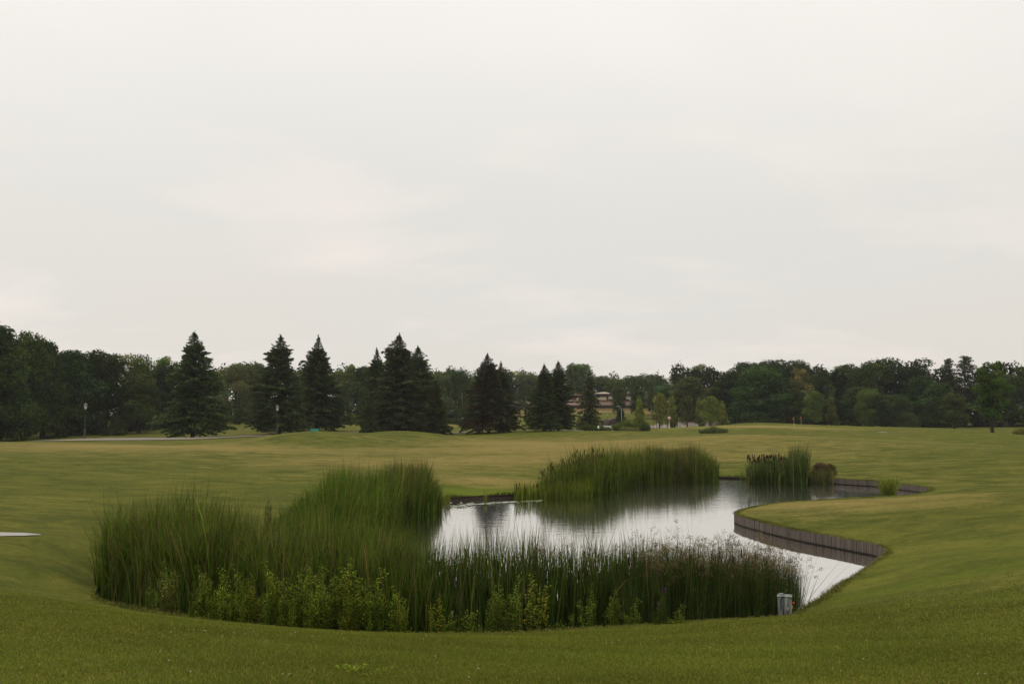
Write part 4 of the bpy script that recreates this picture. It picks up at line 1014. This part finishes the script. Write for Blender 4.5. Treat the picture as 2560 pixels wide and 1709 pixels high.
# ------------------------------------------------------------------ near-bank weeds
def weed_proto(h, nst, seed, yellow=0.0, spread=.16, leafl=.11, flower=False):
    st = MB(); Vs = []; Cs = []
    rg = np.random.default_rng(seed)
    def leaf(p, d, L, c):
        d = d/np.linalg.norm(d); s = np.cross(d, [0, 0, 1.]); s /= np.linalg.norm(s)+1e-9; w = L*.17
        m = p+d*L*.5+np.array([0, 0, .02*L]); e = p+d*L+np.array([0, 0, -.25*L])
        Vs.append(np.array([p, m+s*w, m-s*w, m+s*w, e, m-s*w])); Cs.append(np.tile(c, (6, 1)))
    for k in range(nst):
        a = rg.uniform(0, 6.28); r0 = rg.uniform(0, spread); hh = h*(rg.uniform(.55, .92) if k else 1.08)
        b = np.array([r0*math.cos(a), r0*math.sin(a), -.1]); l = rg.normal(0, .08, 2)+b[:2]*.5
        t = np.linspace(0, 1, 6)[:, None]; P = b+np.concatenate([l*t*hh, t*hh+.1*t], 1)
        st.tube(P, np.linspace(.007, .002, 6), 4, cap=False)
        dead = yellow > 0
        for j in range(int(46*hh/1.1)):
            f = rg.uniform(.12, 1)**.8; p = b+np.array([l[0]*f*hh, l[1]*f*hh, f*hh]); az = j*2.4+rg.normal(0, .3)
            if rg.random() < .30 and f < .92:      # side shoot with its own leaves
                sl = rg.uniform(.10, .26)*(1.15-f*.5); d = np.array([math.cos(az), math.sin(az), rg.uniform(1.1, 2.2)]); d /= np.linalg.norm(d)
                st.tube([p, p+d*sl], [.003, .0015], 3, cap=False)
                for q in range(7):
                    pp = p+d*sl*(q+1)/7; a2 = q*2.4; q_ = rg.random()
                    c = np.array([.060, .085, .012])*(1-q_)+np.array([.125, .150, .024])*q_
                    if rg.random() < yellow*(1.2-f): c = np.array([.26, .15, .05])*rg.uniform(.5, 1.1)
                    leaf(pp, np.array([math.cos(a2), math.sin(a2), rg.uniform(.1, .9)]), leafl*.62*rg.uniform(.7, 1.2), c)
            q_ = rg.random(); c = np.array([.050, .072, .011])*(1-q_)+np.array([.115, .140, .022])*q_
            if rg.random() < yellow*(1.3-f)+.04*(f < .35): c = np.array([.28, .16, .05])*rg.uniform(.4, 1.1)
            leaf(p, np.array([math.cos(az), math.sin(az), rg.uniform(.1, 1.2)]), leafl*rg.uniform(.6, 1.3)*(1.3-.8*f), c)
        if flower and k < 3:
            top = P[-1]; m = 60; q = np.column_stack([rg.normal(0, .010, m), rg.normal(0, .010, m), -rg.random(m)*.16])+top+np.array([0, 0, .06])
            for qq in q:
                s = rg.normal(0, .008, (2, 3)); Vs.append(np.array([qq, qq+s[0], qq+s[1]]*2)); Cs.append(np.tile([.34, .07, .26], (6, 1)))
    V = np.concatenate(Vs); n = len(V)//3
    lm = mesh_np('weed_foliage', V, None, np.arange(3*n).reshape(-1, 3), np.concatenate(Cs), M_weed)
    sm = mesh_np('weed_stem', np.concatenate(st.V), np.concatenate(st.Q), None, np.tile([.055, .06, .02], (st.n, 1)), M_weed)
    return sm, lm, h
WP = [weed_proto(1.15, 7, 1), weed_proto(1.25, 8, 2), weed_proto(1.0, 6, 3), weed_proto(1.2, 7, 4, yellow=.35), weed_proto(1.1, 6, 5, yellow=.12), weed_proto(1.25, 5, 6, flower=True), weed_proto(.6, 7, 8, spread=.2)]
def weed(k, u, vtop, vb, col, label, group=None, hs=1.0, name='leafy_weed', cat='weed'):
    sm, lm, h = WP[k]; p = at_z(u, vb, 0.05); zt = at_d(u, vtop, p[1])[2]; s = zt/h
    root = empty(name, (p[0], p[1], 0.05), rng.uniform(0, 6.28)); root.scale = (max(s, .8)*hs, max(s, .8)*hs, s); tag(root, label, cat, group)
    a = bpy.data.objects.new('stem', sm); link(a, root); a.color = (1, 1, 1, 1)
    b = bpy.data.objects.new('leaves', lm); link(b, root); b.color = (*col, 1)
G_WD = 'tall leafy weeds crowding the near bank'
weed(3, 425, 1402, 1562, (1.7, 1.8, 1.7), 'lone weed with brown lower leaves at the left end of the near bank', G_WD, 1.15)
weed(1, 395, 1420, 1558, (1.7, 1.8, 1.7), 'dark leafy weed touching the lone brown leaved weed on its left', G_WD)
weed(0, 372, 1440, 1553, (1.7, 1.8, 1.7), 'leftmost leafy weed of the near bank', G_WD, .9)
THU = [492,515,548,578,606,636,660,686,712,742,768,795,820,846,872,898,920,944,968,1000, 530,600,672,735,800,860,925,985,565,700,770,890]
ORD = ['first','second','third','fourth','fifth','sixth','seventh','eighth','ninth','tenth','eleventh','twelfth','thirteenth','fourteenth','fifteenth','sixteenth','seventeenth','eighteenth','nineteenth','twentieth']
_lo = sorted(THU[20:])
THL = [('%s tall leafy weed from the left in the bright thicket on the near bank' % ORD[i]) if i < 20 else ('%s short leafy weed from the left along the front of the bright thicket' % ORD[_lo.index(THU[i])]) for i in range(32)]
for i, (u, vt) in enumerate([(492,1436),(515,1410),(548,1450),(578,1418),(606,1404),(636,1436),(660,1450),(686,1396),(712,1446),(742,1420),(768,1398),(795,1438),(820,1412),(846,1392),(872,1430),(898,1408),(920,1440),(944,1424),(968,1456),(1000,1460),
                             (530,1478),(600,1486),(672,1482),(735,1494),(800,1480),(860,1490),(925,1484),(985,1498),(565,1500),(700,1512),(770,1508),(890,1515)]):
    weed(i % 3 if i % 5 else 4, u, vt, np.interp(u, [480, 560, 640, 800, 1000], [1572, 1584, 1592, 1602, 1608])+(rng.uniform(-8, 0) if i < 20 else rng.uniform(0, 5)), ((2.0, 2.1, 1.3), (2.6, 2.5, 1.4), (1.7, 1.95, 1.3), (2.3, 2.2, 1.3))[(i*7) % 4], THL[i], G_WD, .95)
for k, u, vt, lb in [(4,1090,1490,'low yellowing weed left of the bushy weeds in the middle of the near bank'),(1,1235,1462,'bushy weed left of the tallest pale weed of the middle bank'),(0,1290,1436,'tall weed just left of the tallest pale weed of the middle bank'),
                     (4,1345,1432,'tallest pale weed of the middle bank, standing against dark reeds'),(2,1265,1490,'low weed at the feet of the pair of tall weeds'),(0,1462,1468,'dark weed behind the right middle reeds'),(1,1535,1478,'weed among the right middle reeds left of the purple flowers'),
                     (2,1590,1500,'small weed left of the purple loosestrife'),(2,1700,1515,'small weed right of the purple loosestrife'),(2,1125,1530,'low weed at the edge of the near bank right of the thicket'),(6,1180,1520,'very low weed before the bushy weed'),(6,1400,1540,'very low weed right of the tallest pale weed')]:
    weed(k, u, vt, 1610 if u < 1400 else 1600, (2.5, 2.35, 1.5) if k == 4 else (1.9, 1.95, 1.5), lb, G_WD)
weed(5, 1650, 1450, 1602, (.9, 1.05, 1.2), 'slender purple loosestrife among the rushes', 'purple loosestrife', .7, 'loosestrife', 'flowering plant')
weed(5, 1636, 1490, 1602, (.9, 1.05, 1.2), 'shorter purple loosestrife left of the slender one among the rushes', 'purple loosestrife', .7, 'loosestrife', 'flowering plant')
weed(5, 1166, 1470, 1610, (.9, 1.05, 1.2), 'purple flowered plant left of the bushy middle weeds', 'purple loosestrife', .7, 'loosestrife', 'flowering plant')
weed(6, 236, 1462, 1512, (.85, .95, 1), 'low weed at the far left corner of the reeds', None, 1.0)
weed(4, 250, 1400, 1490, (1.1, 1.1, .8), 'yellow-green weed against the left edge of the reeds', None, .7)
weed(1, 668, 1242, 1345, (.9, 1, 1.2), 'pale leafy shrubby weed behind the reeds on the left shore', None, 1.0)
# brown bush at the far wall
tree('bush',2050,62.5,1153,40,(.095,.068,.034),'reddish brown bush on the far timber wall beside the cattails',vbase=1193)
tree('bush',2074,62.8,1156,24,(.05,.062,.018),'small dark green bush growing into the right side of the reddish brown bush',vbase=1194)

# ------------------------------------------------------------------ lily pads and flowers
mb = MB()
for i in range(230):
    t = rng.random(); u = 1105+t*250; v = np.interp(u, [1105, 1180, 1260, 1355], [1268, 1261, 1255, 1250])+rng.normal(0, 2.2 if u < 1180 else 1.0)
    p = at_z(u, v, .012); 
    if not in_poly([p[:2]], PXY)[0]: continue
    r = rng.uniform(.07, .15); a0 = rng.uniform(0, 6.28); n = 9
    tilt = rng.normal(0, .05, 2)
    V = [p]+[p+np.array([r*math.cos(a0+k*.66), r*math.sin(a0+k*.66), r*(tilt[0]*math.cos(a0+k*.66)+tilt[1]*math.sin(a0+k*.66))+.004*math.sin(k*2)]) for k in range(n)]
    mb.add(V, None, [(0, k, k+1) for k in range(1, n)], np.array([.14, .16, .06])*rng.uniform(.7, 1.6))
def pad_mat():
    g = NG('lily_pad'); return g.done(g.pbsdf(g.attr(), .22, .9))
mb.build('lily_pads', pad_mat(), label='floating lily pads along the dark soil bank', cat='lily pads', kind='stuff')
def flower_mat():
    g = NG('petals'); return g.done(g.pbsdf(g.attr(), .6, .2))
M_pet = flower_mat()
for u, v, lb in [(1127,1258,'left of the two white water lily flowers beside the cattails'),(1153,1257.5,'right of the two white water lily flowers beside the cattails'),(1184,1261,'small white water lily flower near the lone reed tuft'),(1872,1202,'pale pink water lily flower before the far cattails')]:
    p = at_z(u, v, .03); root = empty('water_lily', p); tag(root, lb, 'flower', 'water lily flowers'); mb = MB(); sz = .085 if u != 1184 else .05
    for ring, (el, m, s) in enumerate(((.35, 9, 1.0), (.9, 7, .8), (1.3, 5, .6))):
        for k in range(m):
            a = k*6.283/m+ring*.4; d = np.array([math.cos(a)*math.cos(el), math.sin(a)*math.cos(el), math.sin(el)]); sd_ = np.array([-math.sin(a), math.cos(a), 0])
            L = sz*s; mb.add([d*L*.1, d*L*.6+sd_*L*.22, d*L, d*L*.6-sd_*L*.22], [(0, 1, 2, 3)], None, (.75, .72, .68) if u != 1872 else (.7, .45, .40))
    mb.build('petals', M_pet, root)
    m2 = MB(); m2.lathe([(0, 0), (.014, .005), (.012, .03), (0, .034)], seg=8, col=(.6, .4, .05)); m2.build('flower_centre', M_pet, root)
# clover heads in the turf
mb = MB()
for cx_, cy_, n in [(440,1578,2),(495,1577,8),(575,1580,4),(620,1578,4),(400,1642,3),(485,1672,2),(740,1580,3),(1065,1600,2),(1530,1605,5),(1770,1612,2),(2220,1420,3),(1090,1640,1),(2440,1680,4),(2150,1650,2),(1200,1682,4),(700,1690,3)]:
    for i in range(max(1, n*2//3)):
        u, v = cx_+rng.normal(0, 16), cy_+rng.normal(0, 3); d = 3
        for _ in range(30):
            q = at_d(u, v, d)
            if q[2] < h1(q[0], q[1])+.02: break
            d += .5
        d -= .25; q = at_d(u, v, d); z = h1(q[0], q[1])
        if in_poly([q[:2]], PXY)[0]: continue
        mb.lathe([(0, 0), (.005, .002), (.006, .007), (0, .011)], (q[0], q[1], z+.018), 6, (.42, .40, .28))
LWM = MB()
for cu_, cv_ in ((852, 1676), (880, 1684), (930, 1690), (958, 1683), (905, 1678)):
    d = 6.0
    for _ in range(80):
        q = at_d(cu_, cv_, d)
        if q[2] < h1(q[0], q[1])+.01: break
        d += .05
    for k in range(16):
        a = rng.uniform(0, 6.28); r0 = rng.uniform(0, .05); L = rng.uniform(.018, .035); c = np.array([q[0]+r0*math.cos(a), d+r0*math.sin(a), h1(q[0], d)+rng.uniform(.02, .05)])
        dd_ = np.array([math.cos(a), math.sin(a), rng.uniform(.1, .7)]); sd_ = np.array([-math.sin(a), math.cos(a), 0])
        LWM.add([c, c+dd_*L*.6+sd_*L*.35, c+dd_*L*1.1, c+dd_*L*.6-sd_*L*.35], [(0, 1, 2, 3)], None, np.array([.16, .21, .02])*rng.uniform(.7, 1.2))
LWM.build('lawn_weeds', M_blade, label='small pale leaved weeds in the turf at the bottom photo edge', cat='weeds', kind='stuff')
mb.build('clover_flowers', M_pet, label='tiny white clover heads dotted over the near turf', cat='flowers', kind='stuff')

# ------------------------------------------------------------------ lamps, signs and small things
def old_lamp(u, d, vtop, label, dark=(.05, .045, .042), h=4.0):
    d = FD(d); x = x_at(u, d, 1100); z = h1(x, d); ztop = at_d(u, vtop, d)[2]; s = (ztop-z)/h
    root = empty('lamp_post', (x, d, z-.02)); root.scale = (s, s, s); tag(root, label, 'street lamp', 'old style lamp posts')
    m = MB(); m.lathe([(.17, 0), (.17, .05), (.13, .09), (.12, .22), (.115, .85), (.14, .89), (.115, .94), (.06, 1.02), (.048, 1.1), (.036, 3.1), (.06, 3.14), (.04, 3.2), (.08, 3.24), (0, 3.25)], seg=14, col=dark); m.build('pole', M_iron, root, True)
    m = MB(); m.lathe([(.10, 3.25), (.185, 3.62), (.10, 3.62)], seg=6, col=(1, 1, 1)); m.build('lamp_glass', M_lglass, root)
    m = MB()
    for k in range(6):
        a = k*math.pi/3; m.tube([(.103*math.cos(a), .103*math.sin(a), 3.24), (.19*math.cos(a), .19*math.sin(a), 3.63)], .009, 4, dark)
    m.lathe([(.11, 3.22), (.115, 3.25), (.09, 3.26)], seg=6, col=dark); m.build('lamp_frame', M_iron, root)
    m = MB(); m.lathe([(.22, 3.61), (.235, 3.64), (.22, 3.67)], seg=12, col=dark); m.lathe([(.22, 3.67), (.19, 3.78), (.12, 3.86), (.05, 3.89), (.04, 3.95), (.015, 4.0), (0, 4.02)], seg=12, col=(.14, .13, .115)); m.build('lamp_cap', M_iron, root, True)
old_lamp(211, 104, 1005, 'nearest old style lamp post with pale lantern before the left wood')
old_lamp(692, 105, 1011, 'old style lamp post with pale lantern before the spruces left of the teal bench')
old_lamp(1519, 140, 1031, 'distant small dark lamp post beside the brown arched hut')
# curved street light
d = FD(144); x = x_at(1554, d); z = h1(x, d); s = (at_d(1554, 1014, d)[2]-z)/4.6
root = empty('street_light', (x, d, z)); root.scale = (s, s, s); tag(root, 'grey curved arm street light rising behind the tallest grass mound', 'street light')
m = MB(); m.tube([(0, 0, 0), (0, 0, 3.6), (-.04, 0, 3.95), (-.18, 0, 4.25), (-.42, 0, 4.44), (-.62, 0, 4.52)], [.07, .055, .05, .045, .04, .035], 8, (.34, .34, .33)); m.build('pole', M_paint, root, True)
m = MB(); m.box((-.78, 0, 4.54), (.42, .16, .09), 0, (.62, .62, .60), .03); m.build('lamp_head', M_paint, root)
# round road sign
d = FD(135); ks = FK(135); x = x_at(1673, d); z = h1(x, d); zc = at_d(1673, 1044.5, d)[2]-z
root = empty('road_sign', (x, d, z)); tag(root, 'round white road sign with a red rim on a pale post beside the uphill road', 'road sign')
m = MB(); m.tube([(0, 0, -.1), (0, 0, zc+.1)], .06, 8, (.5, .49, .46)); m.build('post', M_paint, root, True)
def disc(r, y, col, th=.02, seg=28, rin=0.0):
    mb = MB(); a = np.arange(seg)/seg*2*np.pi; V = []
    for rad, yy in ((rin, y), (r, y), (r, y+th), (rin, y+th)): V += [(rad*math.cos(t), yy, zc+rad*math.sin(t)) for t in a]
    Q = [(k*seg+i, k*seg+(i+1) % seg, (k+1)*seg+(i+1) % seg, (k+1)*seg+i) for k in range(3) for i in range(seg)]
    mb.add(V, Q, None, col); return mb
disc(.25*ks, -.085, (.72, .70, .66)).build('sign_plate', M_paint, root)
disc(.27*ks, -.095, (.42, .07, .05), .035, rin=.205*ks).build('sign_rim', M_paint, root)
cu = bpy.data.curves.new('sign_number', 'FONT'); cu.body = '20'; cu.size = .27*ks; cu.align_x = 'CENTER'; cu.align_y = 'CENTER'; cu.extrude = .004
g = NG('sign_black'); cu.materials.append(g.done(g.pbsdf((.02, .02, .02, 1), .5)))
_t = bpy.data.objects.new('t', cu); _m = bpy.data.meshes.new_from_object(_t); bpy.data.objects.remove(_t); o = bpy.data.objects.new('sign_number', _m); link(o, root); o.location = (0, -.098, zc); o.rotation_euler = (R(90), 0, 0)
# white topped marker in front of the dark grass cushion
d = FD(114); x = x_at(1496, d); z = h1(x, d); zt = at_d(1496, 1063.5, d)[2]-z
root = empty('marker_post', (x, d, z)); tag(root, 'thin reddish marker post with a white top before the dark grass cushion', 'marker post')
m = MB(); m.tube([(0, 0, -.05), (0, 0, zt-.46)], .05, 8, (.10, .035, .022)); m.build('post', M_paint, root)
m = MB(); m.lathe([(.0, zt-.48), (.14, zt-.46), (.14, zt-.22), (.08, zt-.18), (.10, zt-.05), (.04, zt), (0, zt)], seg=10, col=(.78, .77, .74)); m.build('marker_top', M_paint, root, True)
# teal bench behind the mound
kb = FK(95); d = FD(95); x = x_at(786, d); z = h1(x, d); zt = at_d(786, 1070.5, d)[2]-z
root = empty('bench', (x, d, z)); tag(root, 'teal painted bench back showing over the green mound', 'bench'); TEAL = (.045, .30, .24)
hb = max(zt, .8)
m = MB()
for k in range(4): m.box((0, .02*k, hb-.08-.11*k), (.85*kb, .025, .085), 0, TEAL, .006)
m.build('backrest', M_paint, root)
m = MB()
for k in range(3): m.box((0, -.12-.12*k, hb-.48), (.85*kb, .10, .03), 0, TEAL, .006)
m.build('seat', M_paint, root)
for sx in (-1, 1):
    m = MB(); m.tube([(sx*.37*kb, .08, -.05), (sx*.37*kb, .03, hb-.05)], .025, 6, TEAL); m.tube([(sx*.37*kb, -.36, -.05), (sx*.37*kb, -.36, hb-.5)], .025, 6, TEAL); m.build('leg', M_paint, root)
# golf pins
for u, d, vt, vb, lb in [(1985,128,1041,1057,'left of the two red golf flags on the putting green'),(2003,137,1039,1057,'right and farther of the two red golf flags on the putting green')]:
    kf = FK(d); d = FD(d); x = x_at(u, d); z = h1(x, d); zt = max(at_d(u, vt, d)[2]-z, .9)
    root = empty('golf_flag', (x, d, z)); tag(root, lb, 'golf flag', 'golf flags')
    m = MB(); m.tube([(0, 0, -.05), (0, 0, zt)], .018, 6, (.55, .5, .3)); m.build('pin', M_paint, root)
    m = MB(); n = 5; V = []
    for i in range(n):
        t = i/(n-1); y = .03*math.sin(t*4); w = .15*t*kf
        V += [(-w*.2+t*.0-.02, y-.004, zt-.02-.36*t*kf), (-.02-w, y+.004, zt-.02-.38*t*kf)]
    V2_ = [(a+.0, b+.008, c) for a, b, c in V]
    Q = [(2*i, 2*i+1, 2*i+3, 2*i+2) for i in range(n-1)]; m.add(V+[], Q, None, (.62, .055, .04)); m.add(V2_, Q, None, (.62, .055, .04))
    m.build('flag', M_paint, root)
# thin stakes of the roadside trees and white bollards
for i, (u, d) in enumerate([(1633,138),(1642,139),(1655,140),(1669,142),(1694,144),(1700,145)]):
    kf = FK(d); d = FD(d); x = x_at(u, d); z = h1(x, d); m = MB(); m.tube([(0, 0, -.1), (0, 0, 1.9*kf)], .045*kf, 6, (.03, .024, .02)); m.box((0, 0, 1.3), (.13, .13, .05), 0, (.05, .04, .03), .01); o = m.build('tree_stake', M_iron, label='thin dark tree stake by the uphill road, %s from the left of its row' % ['first', 'second', 'third', 'fourth', 'fifth', 'last'][i], cat='stake', group='dark tree stakes beside the uphill road'); o.location = (x, d, z)
for i, (u, d) in enumerate([(1645,136),(1623,141)]):
    d = FD(d); x = x_at(u, d); z = h1(x, d); m = MB(); m.lathe([(.09, -.05), (.09, .80), (.11, .82), (.11, .90), (.04, .95), (0, .95)], seg=10, col=(.6, .58, .54)); o = m.build('bollard', M_paint, smooth=True, label=['short pale bollard before the uphill road left of the road sign', 'short pale bollard at the right end of the dark grass cushion'][i], cat='bollard', group='pale bollards'); o.location = (x, d, z)

# brown arched hut with low white wall
d = FD(158); x = x_at(1541, d); z = h1(x, d); zt = at_d(1541, 1044, d)[2]; rA = (1565-1518)/2*d/F; sA = zt-z
root = empty('arched_hut', (x, d, z)); tag(root, 'low brown hut with a round arched front behind the small dark lamp post', 'hut')
def arch(r, hgt, y0, y1, col, name, inset=0.0):
    mb = MB(); n = 18; a = np.linspace(0, math.pi, n); ring = [(r*math.cos(t), (hgt)*math.sin(t)**.8 if math.sin(t) > 0 else 0) for t in a]
    V = [(px, y0, pz) for px, pz in ring]+[(px, y1, pz) for px, pz in ring]
    Q = [(i, i+1, n+i+1, n+i) for i in range(n-1)]; T = [(0, i+1, i) for i in range(1, n-1)]+[(n, n+i, n+i+1) for i in range(1, n-1)]
    mb.add(V, Q, T, col); mb.build(name, M_roof, root)
arch(rA, sA, -.0, 6.0, (.085, .058, .050), 'arched_roof'); arch(rA*.93, sA*.93, -.06, .2, (.028, .020, .018), 'front_panel')
m = MB(); m.box((-rA*.95, 2.2, sA*.42), (1.5, 4.0, sA*.84), 0, (.10, .072, .062), .1); m.build('side_block', M_roof, root)
d = FD(132); x = x_at(1519, d); z0 = at_d(1519, 1073, d)[2]; z0 = min(z0, h1(x, d)); zt = at_d(1519, 1064, d)[2]
m = MB(); m.box((0, 0, (zt-z0)/2), ((1528-1510)*d/F*1.2, .3, zt-z0), 0, (.62, .60, .56), .03); m.box((0, 0, zt-z0+.03), ((1528-1510)*d/F*1.25, .36, .06), 0, (.5, .48, .45), .01)
o = m.build('low_wall', M_plaster, label='short white wall between the grass cushions at the foot of the small dark lamp post', cat='wall'); o.location = (x, d, z0)
# green canopy under the birch
d = FD(164); x = x_at(1126, d); z = h1(x, d); zt = at_d(1126, 1026, d)[2]-z
root = empty('garden_canopy', (x, d, z)); tag(root, 'flat pale green garden canopy behind the hedges left of the white stemmed birch', 'canopy')
m = MB(); m.box((0, 0, zt), (1.2, 1.4, .14), 0, (.10, .20, .14), .02); m.build('canopy_top', M_paint, root)
for sx in (-1, 1): m = MB(); m.tube([(sx*.42, 0, 0), (sx*.42, 0, zt)], .05, 6, (.06, .08, .06)); m.build('post', M_paint, root)

# ------------------------------------------------------------------ grey metal box by the rushes
p = at_z(1963, 1540, .30); d = p[1]+.22; x = x_at(1962, d, 1510); ztop = at_d(1962, 1489, d)[2]; wB = .245; zb = .15
root = empty('utility_box', (x, d, zb), R(-16)); tag(root, 'weathered grey-green metal box with a red knob at the edge of the rushes', 'utility box')
hB = ztop-zb
def weather_mat():
    g = NG('weathered_paint'); pos = g.n('ShaderNodeTexCoord').outputs['Object']
    n = g.noise(7, 5, vec=pos, stretch=(1.6, 1.6, .35), rough=.65, dist=.8); n2 = g.noise(16, 4, vec=pos, stretch=(1, 1, .3)); n3 = g.noise(4, 2, vec=pos)
    c = g.mix(g.rng(n, .44, .62), (.030, .042, .044, 1), (.26, .26, .225, 1)); c = g.mix(g.rng(n3, .50, .62), c, g.mix(n2, (.06, .16, .11, 1), (.30, .32, .27, 1)))
    c = g.mix(1.0, c, g.attr(), 'MULTIPLY')
    return g.done(g.pbsdf(c, .6, .35, normal=g.bump(n, .4, .01)))
M_wth = weather_mat()
m = MB(); m.box((0, 0, hB/2), (wB, .20, hB), 0, (1, 1, 1), .012); m.build('body', M_wth, root)
m = MB(); m.box((-.02, -.103, hB*.50), (wB*.70, .012, hB*.86), 0, (.85, .85, .85), .005); dr_ = m.build('door', M_wth, root)
m = MB(); m.box((.055, -.113, hB*.55), (.014, .014, .07), 0, (.5, .5, .5), .003); m.build('handle', M_iron, dr_)
m = MB(); m.box((0, 0, hB+.006), (wB+.02, .23, .022), 0, (1.25, 1.25, 1.25), .006); m.box((-.06, .04, hB+.028), (.09, .12, .022), .2, (1.3, 1.3, 1.3), .008); m.build('lid', M_wth, root)
m = MB(); m.lathe([(0, 0), (.020, .004), (.024, .02), (.016, .038), (0, .042)], (wB/2+.028, -.03, hB*.72), 12, (.50, .02, .02)); m.tube([(wB/2, -.03, hB*.74), (wB/2+.02, -.03, hB*.74)], .008, 6, (.3, .3, .3)); m.build('red_knob', M_paint, root, True)
m = MB(); m.box((wB/2+.012, -.04, hB*.60), (.016, .03, .055), 0, (.50, .30, .03), .003); m.build('yellow_tag', M_paint, root)
m = MB(); m.tube([(-wB*.45, -.118, .02), (-.03, -.13, hB*.25), (.05, -.13, hB*.42), (wB*.3, -.118, hB*.52)], .004, 5, (.05, .05, .05)); m.build('cable', M_iron, root)

# ------------------------------------------------------------------ clubhouse building
D = FD(214.0)
def bx(mb, u0, u1, v0, v1, d, depth, col, bev=.0):
    a = at_d(u0, v1, d); b = at_d(u1, v0, d); mb.box(((a[0]+b[0])/2-BX, d+depth/2-D, (a[2]+b[2])/2-BZ), (b[0]-a[0], depth, b[2]-a[2]), 0, col, bev)
BX = x_at(1480, D); BZ = h1(BX, D)
root = empty('clubhouse_building', (BX, D, BZ)); tag(root, 'long low building with cream walls and brown roofs behind the spruces and poplars', 'building')
CREAM = (.86, .60, .27); PALE = (.92, .80, .62)
m = MB(); bx(m, 1282, 1700, 1016, 1046, D, 9, CREAM); m.build('lower_wall', M_plaster, root)
m = MB(); bx(m, 1276, 1706, 1012, 1019.5, D-1.3, 1.3, (.028, .022, .020)); m.build('eaves', M_roof, root)
def slope_roof(u0, u1, v0, v1, d0, d1, col, name, th=.25):
    a = at_d(u0, v1, d0); b = at_d(u1, v1, d0); c = at_d(u1, v0, d1); e = at_d(u0, v0, d1)
    V = [np.array(q)-np.array([BX, D, BZ]) for q in (a, b, c, e)]; V2 = [q-np.array([0, 0, th]) for q in V]
    mb = MB(); mb.add(V+V2, [(0, 1, 2, 3), (7, 6, 5, 4), (4, 5, 1, 0), (5, 6, 2, 1), (6, 7, 3, 2), (7, 4, 0, 3)], None, col); return mb.build(name, M_roof, root)
slope_roof(1274, 1708, 999.5, 1017.5, D-1.2, D+5, (.165, .098, .072), 'lower_roof')
m = MB(); bx(m, 1435, 1640, 985, 1004, D+5.2, 6, (.20, .085, .055)); m.build('upper_wall', M_plaster, root)
for u0, u1, v0, c in [(1441,1455,994,PALE),(1457,1462,994,PALE),(1488,1516,991,PALE),(1521,1532,988,PALE),(1545,1557,990,PALE),(1564,1580,988,PALE),(1608,1618,992,PALE)]:
    m = MB(); bx(m, u0, u1, v0, 999.6, D+5.08, .16, c, .02); m.build('wall_panel', M_plaster, root)
for u0, u1 in [(1522,1530),(1565,1573)]:
    m = MB(); bx(m, u0, u1, 997, 1000, D+4.98, .1, (1, 1, 1)); m.build('window', M_glass, root)
m = MB()
bx(m, 1430, 1500, 987, 991.5, D+4.2, 8, (.038, .032, .034), .1); bx(m, 1490, 1652, 983.5, 988.5, D+4.0, 8.3, (.038, .032, .034), .1); m.build('upper_roof', M_roof, root)
a = at_d(1509, 984, D+7); w = 26*D/F/2+.3; m = MB(); n = 14; th = np.linspace(0, math.pi, n); zc_ = a[2]-BZ; hh = 4.5*D/F
V = [(a[0]-BX+w*math.cos(t)*1.05, -2.0+9, zc_+hh*math.sin(t)) for t in th]+[(a[0]-BX+w*math.cos(t)*1.05, 3.+9, zc_+hh*math.sin(t)) for t in th]
m.add(V, [(i, i+1, n+i+1, n+i) for i in range(n-1)], [(0, i+1, i) for i in range(1, n-1)], (.60, .50, .38)); m.build('roof_dome', M_plaster, root)
a = at_d(1601, 984, D+6); b = at_d(1601, 968, D+6); m = MB(); m.tube([(a[0]-BX, 6, a[2]-BZ), (a[0]-BX, 6, b[2]-BZ)], .12, 8, (.55, .5, .4)); m.tube([(a[0]-BX, 6, b[2]-BZ), (a[0]-BX, 6, b[2]-BZ+.15)], .2, 8, (.6, .55, .45)); m.build('chimney', M_stone, root)
a = at_d(1610, 984, D+6); b = at_d(1610, 966, D+6); m = MB(); m.tube([(a[0]-BX, 6.2, a[2]-BZ), (a[0]-BX, 6.2, b[2]-BZ)], .035, 5, (.4, .4, .35)); m.build('mast', M_iron, root)
for u in (1570, 1616, 1588):
    a = at_d(u, 983.5, D+6); m = MB(); m.lathe([(.14, -.2), (.14, .25), (.2, .3), (.12, .45), (0, .5)], (a[0]-BX, 5.5, a[2]-BZ), 8, (.5, .5, .48)); m.build('roof_vent', M_paint, root)

# ------------------------------------------------------------------ air
hz = MB(); hz.box((20, 330, 18), (1200, 860, 50), 0)
g = NG('air'); pv = g.n('ShaderNodeVolumePrincipled'); pv.inputs['Color'].default_value = (.86, .90, .95, 1); pv.inputs['Density'].default_value = .00012
pv.inputs['Anisotropy'].default_value = 0.2
g.l(pv.outputs[0], g.out.inputs['Volume'])
o = hz.build('haze', g.m, kind='stuff', label='thin evening haze over the course', cat='haze')
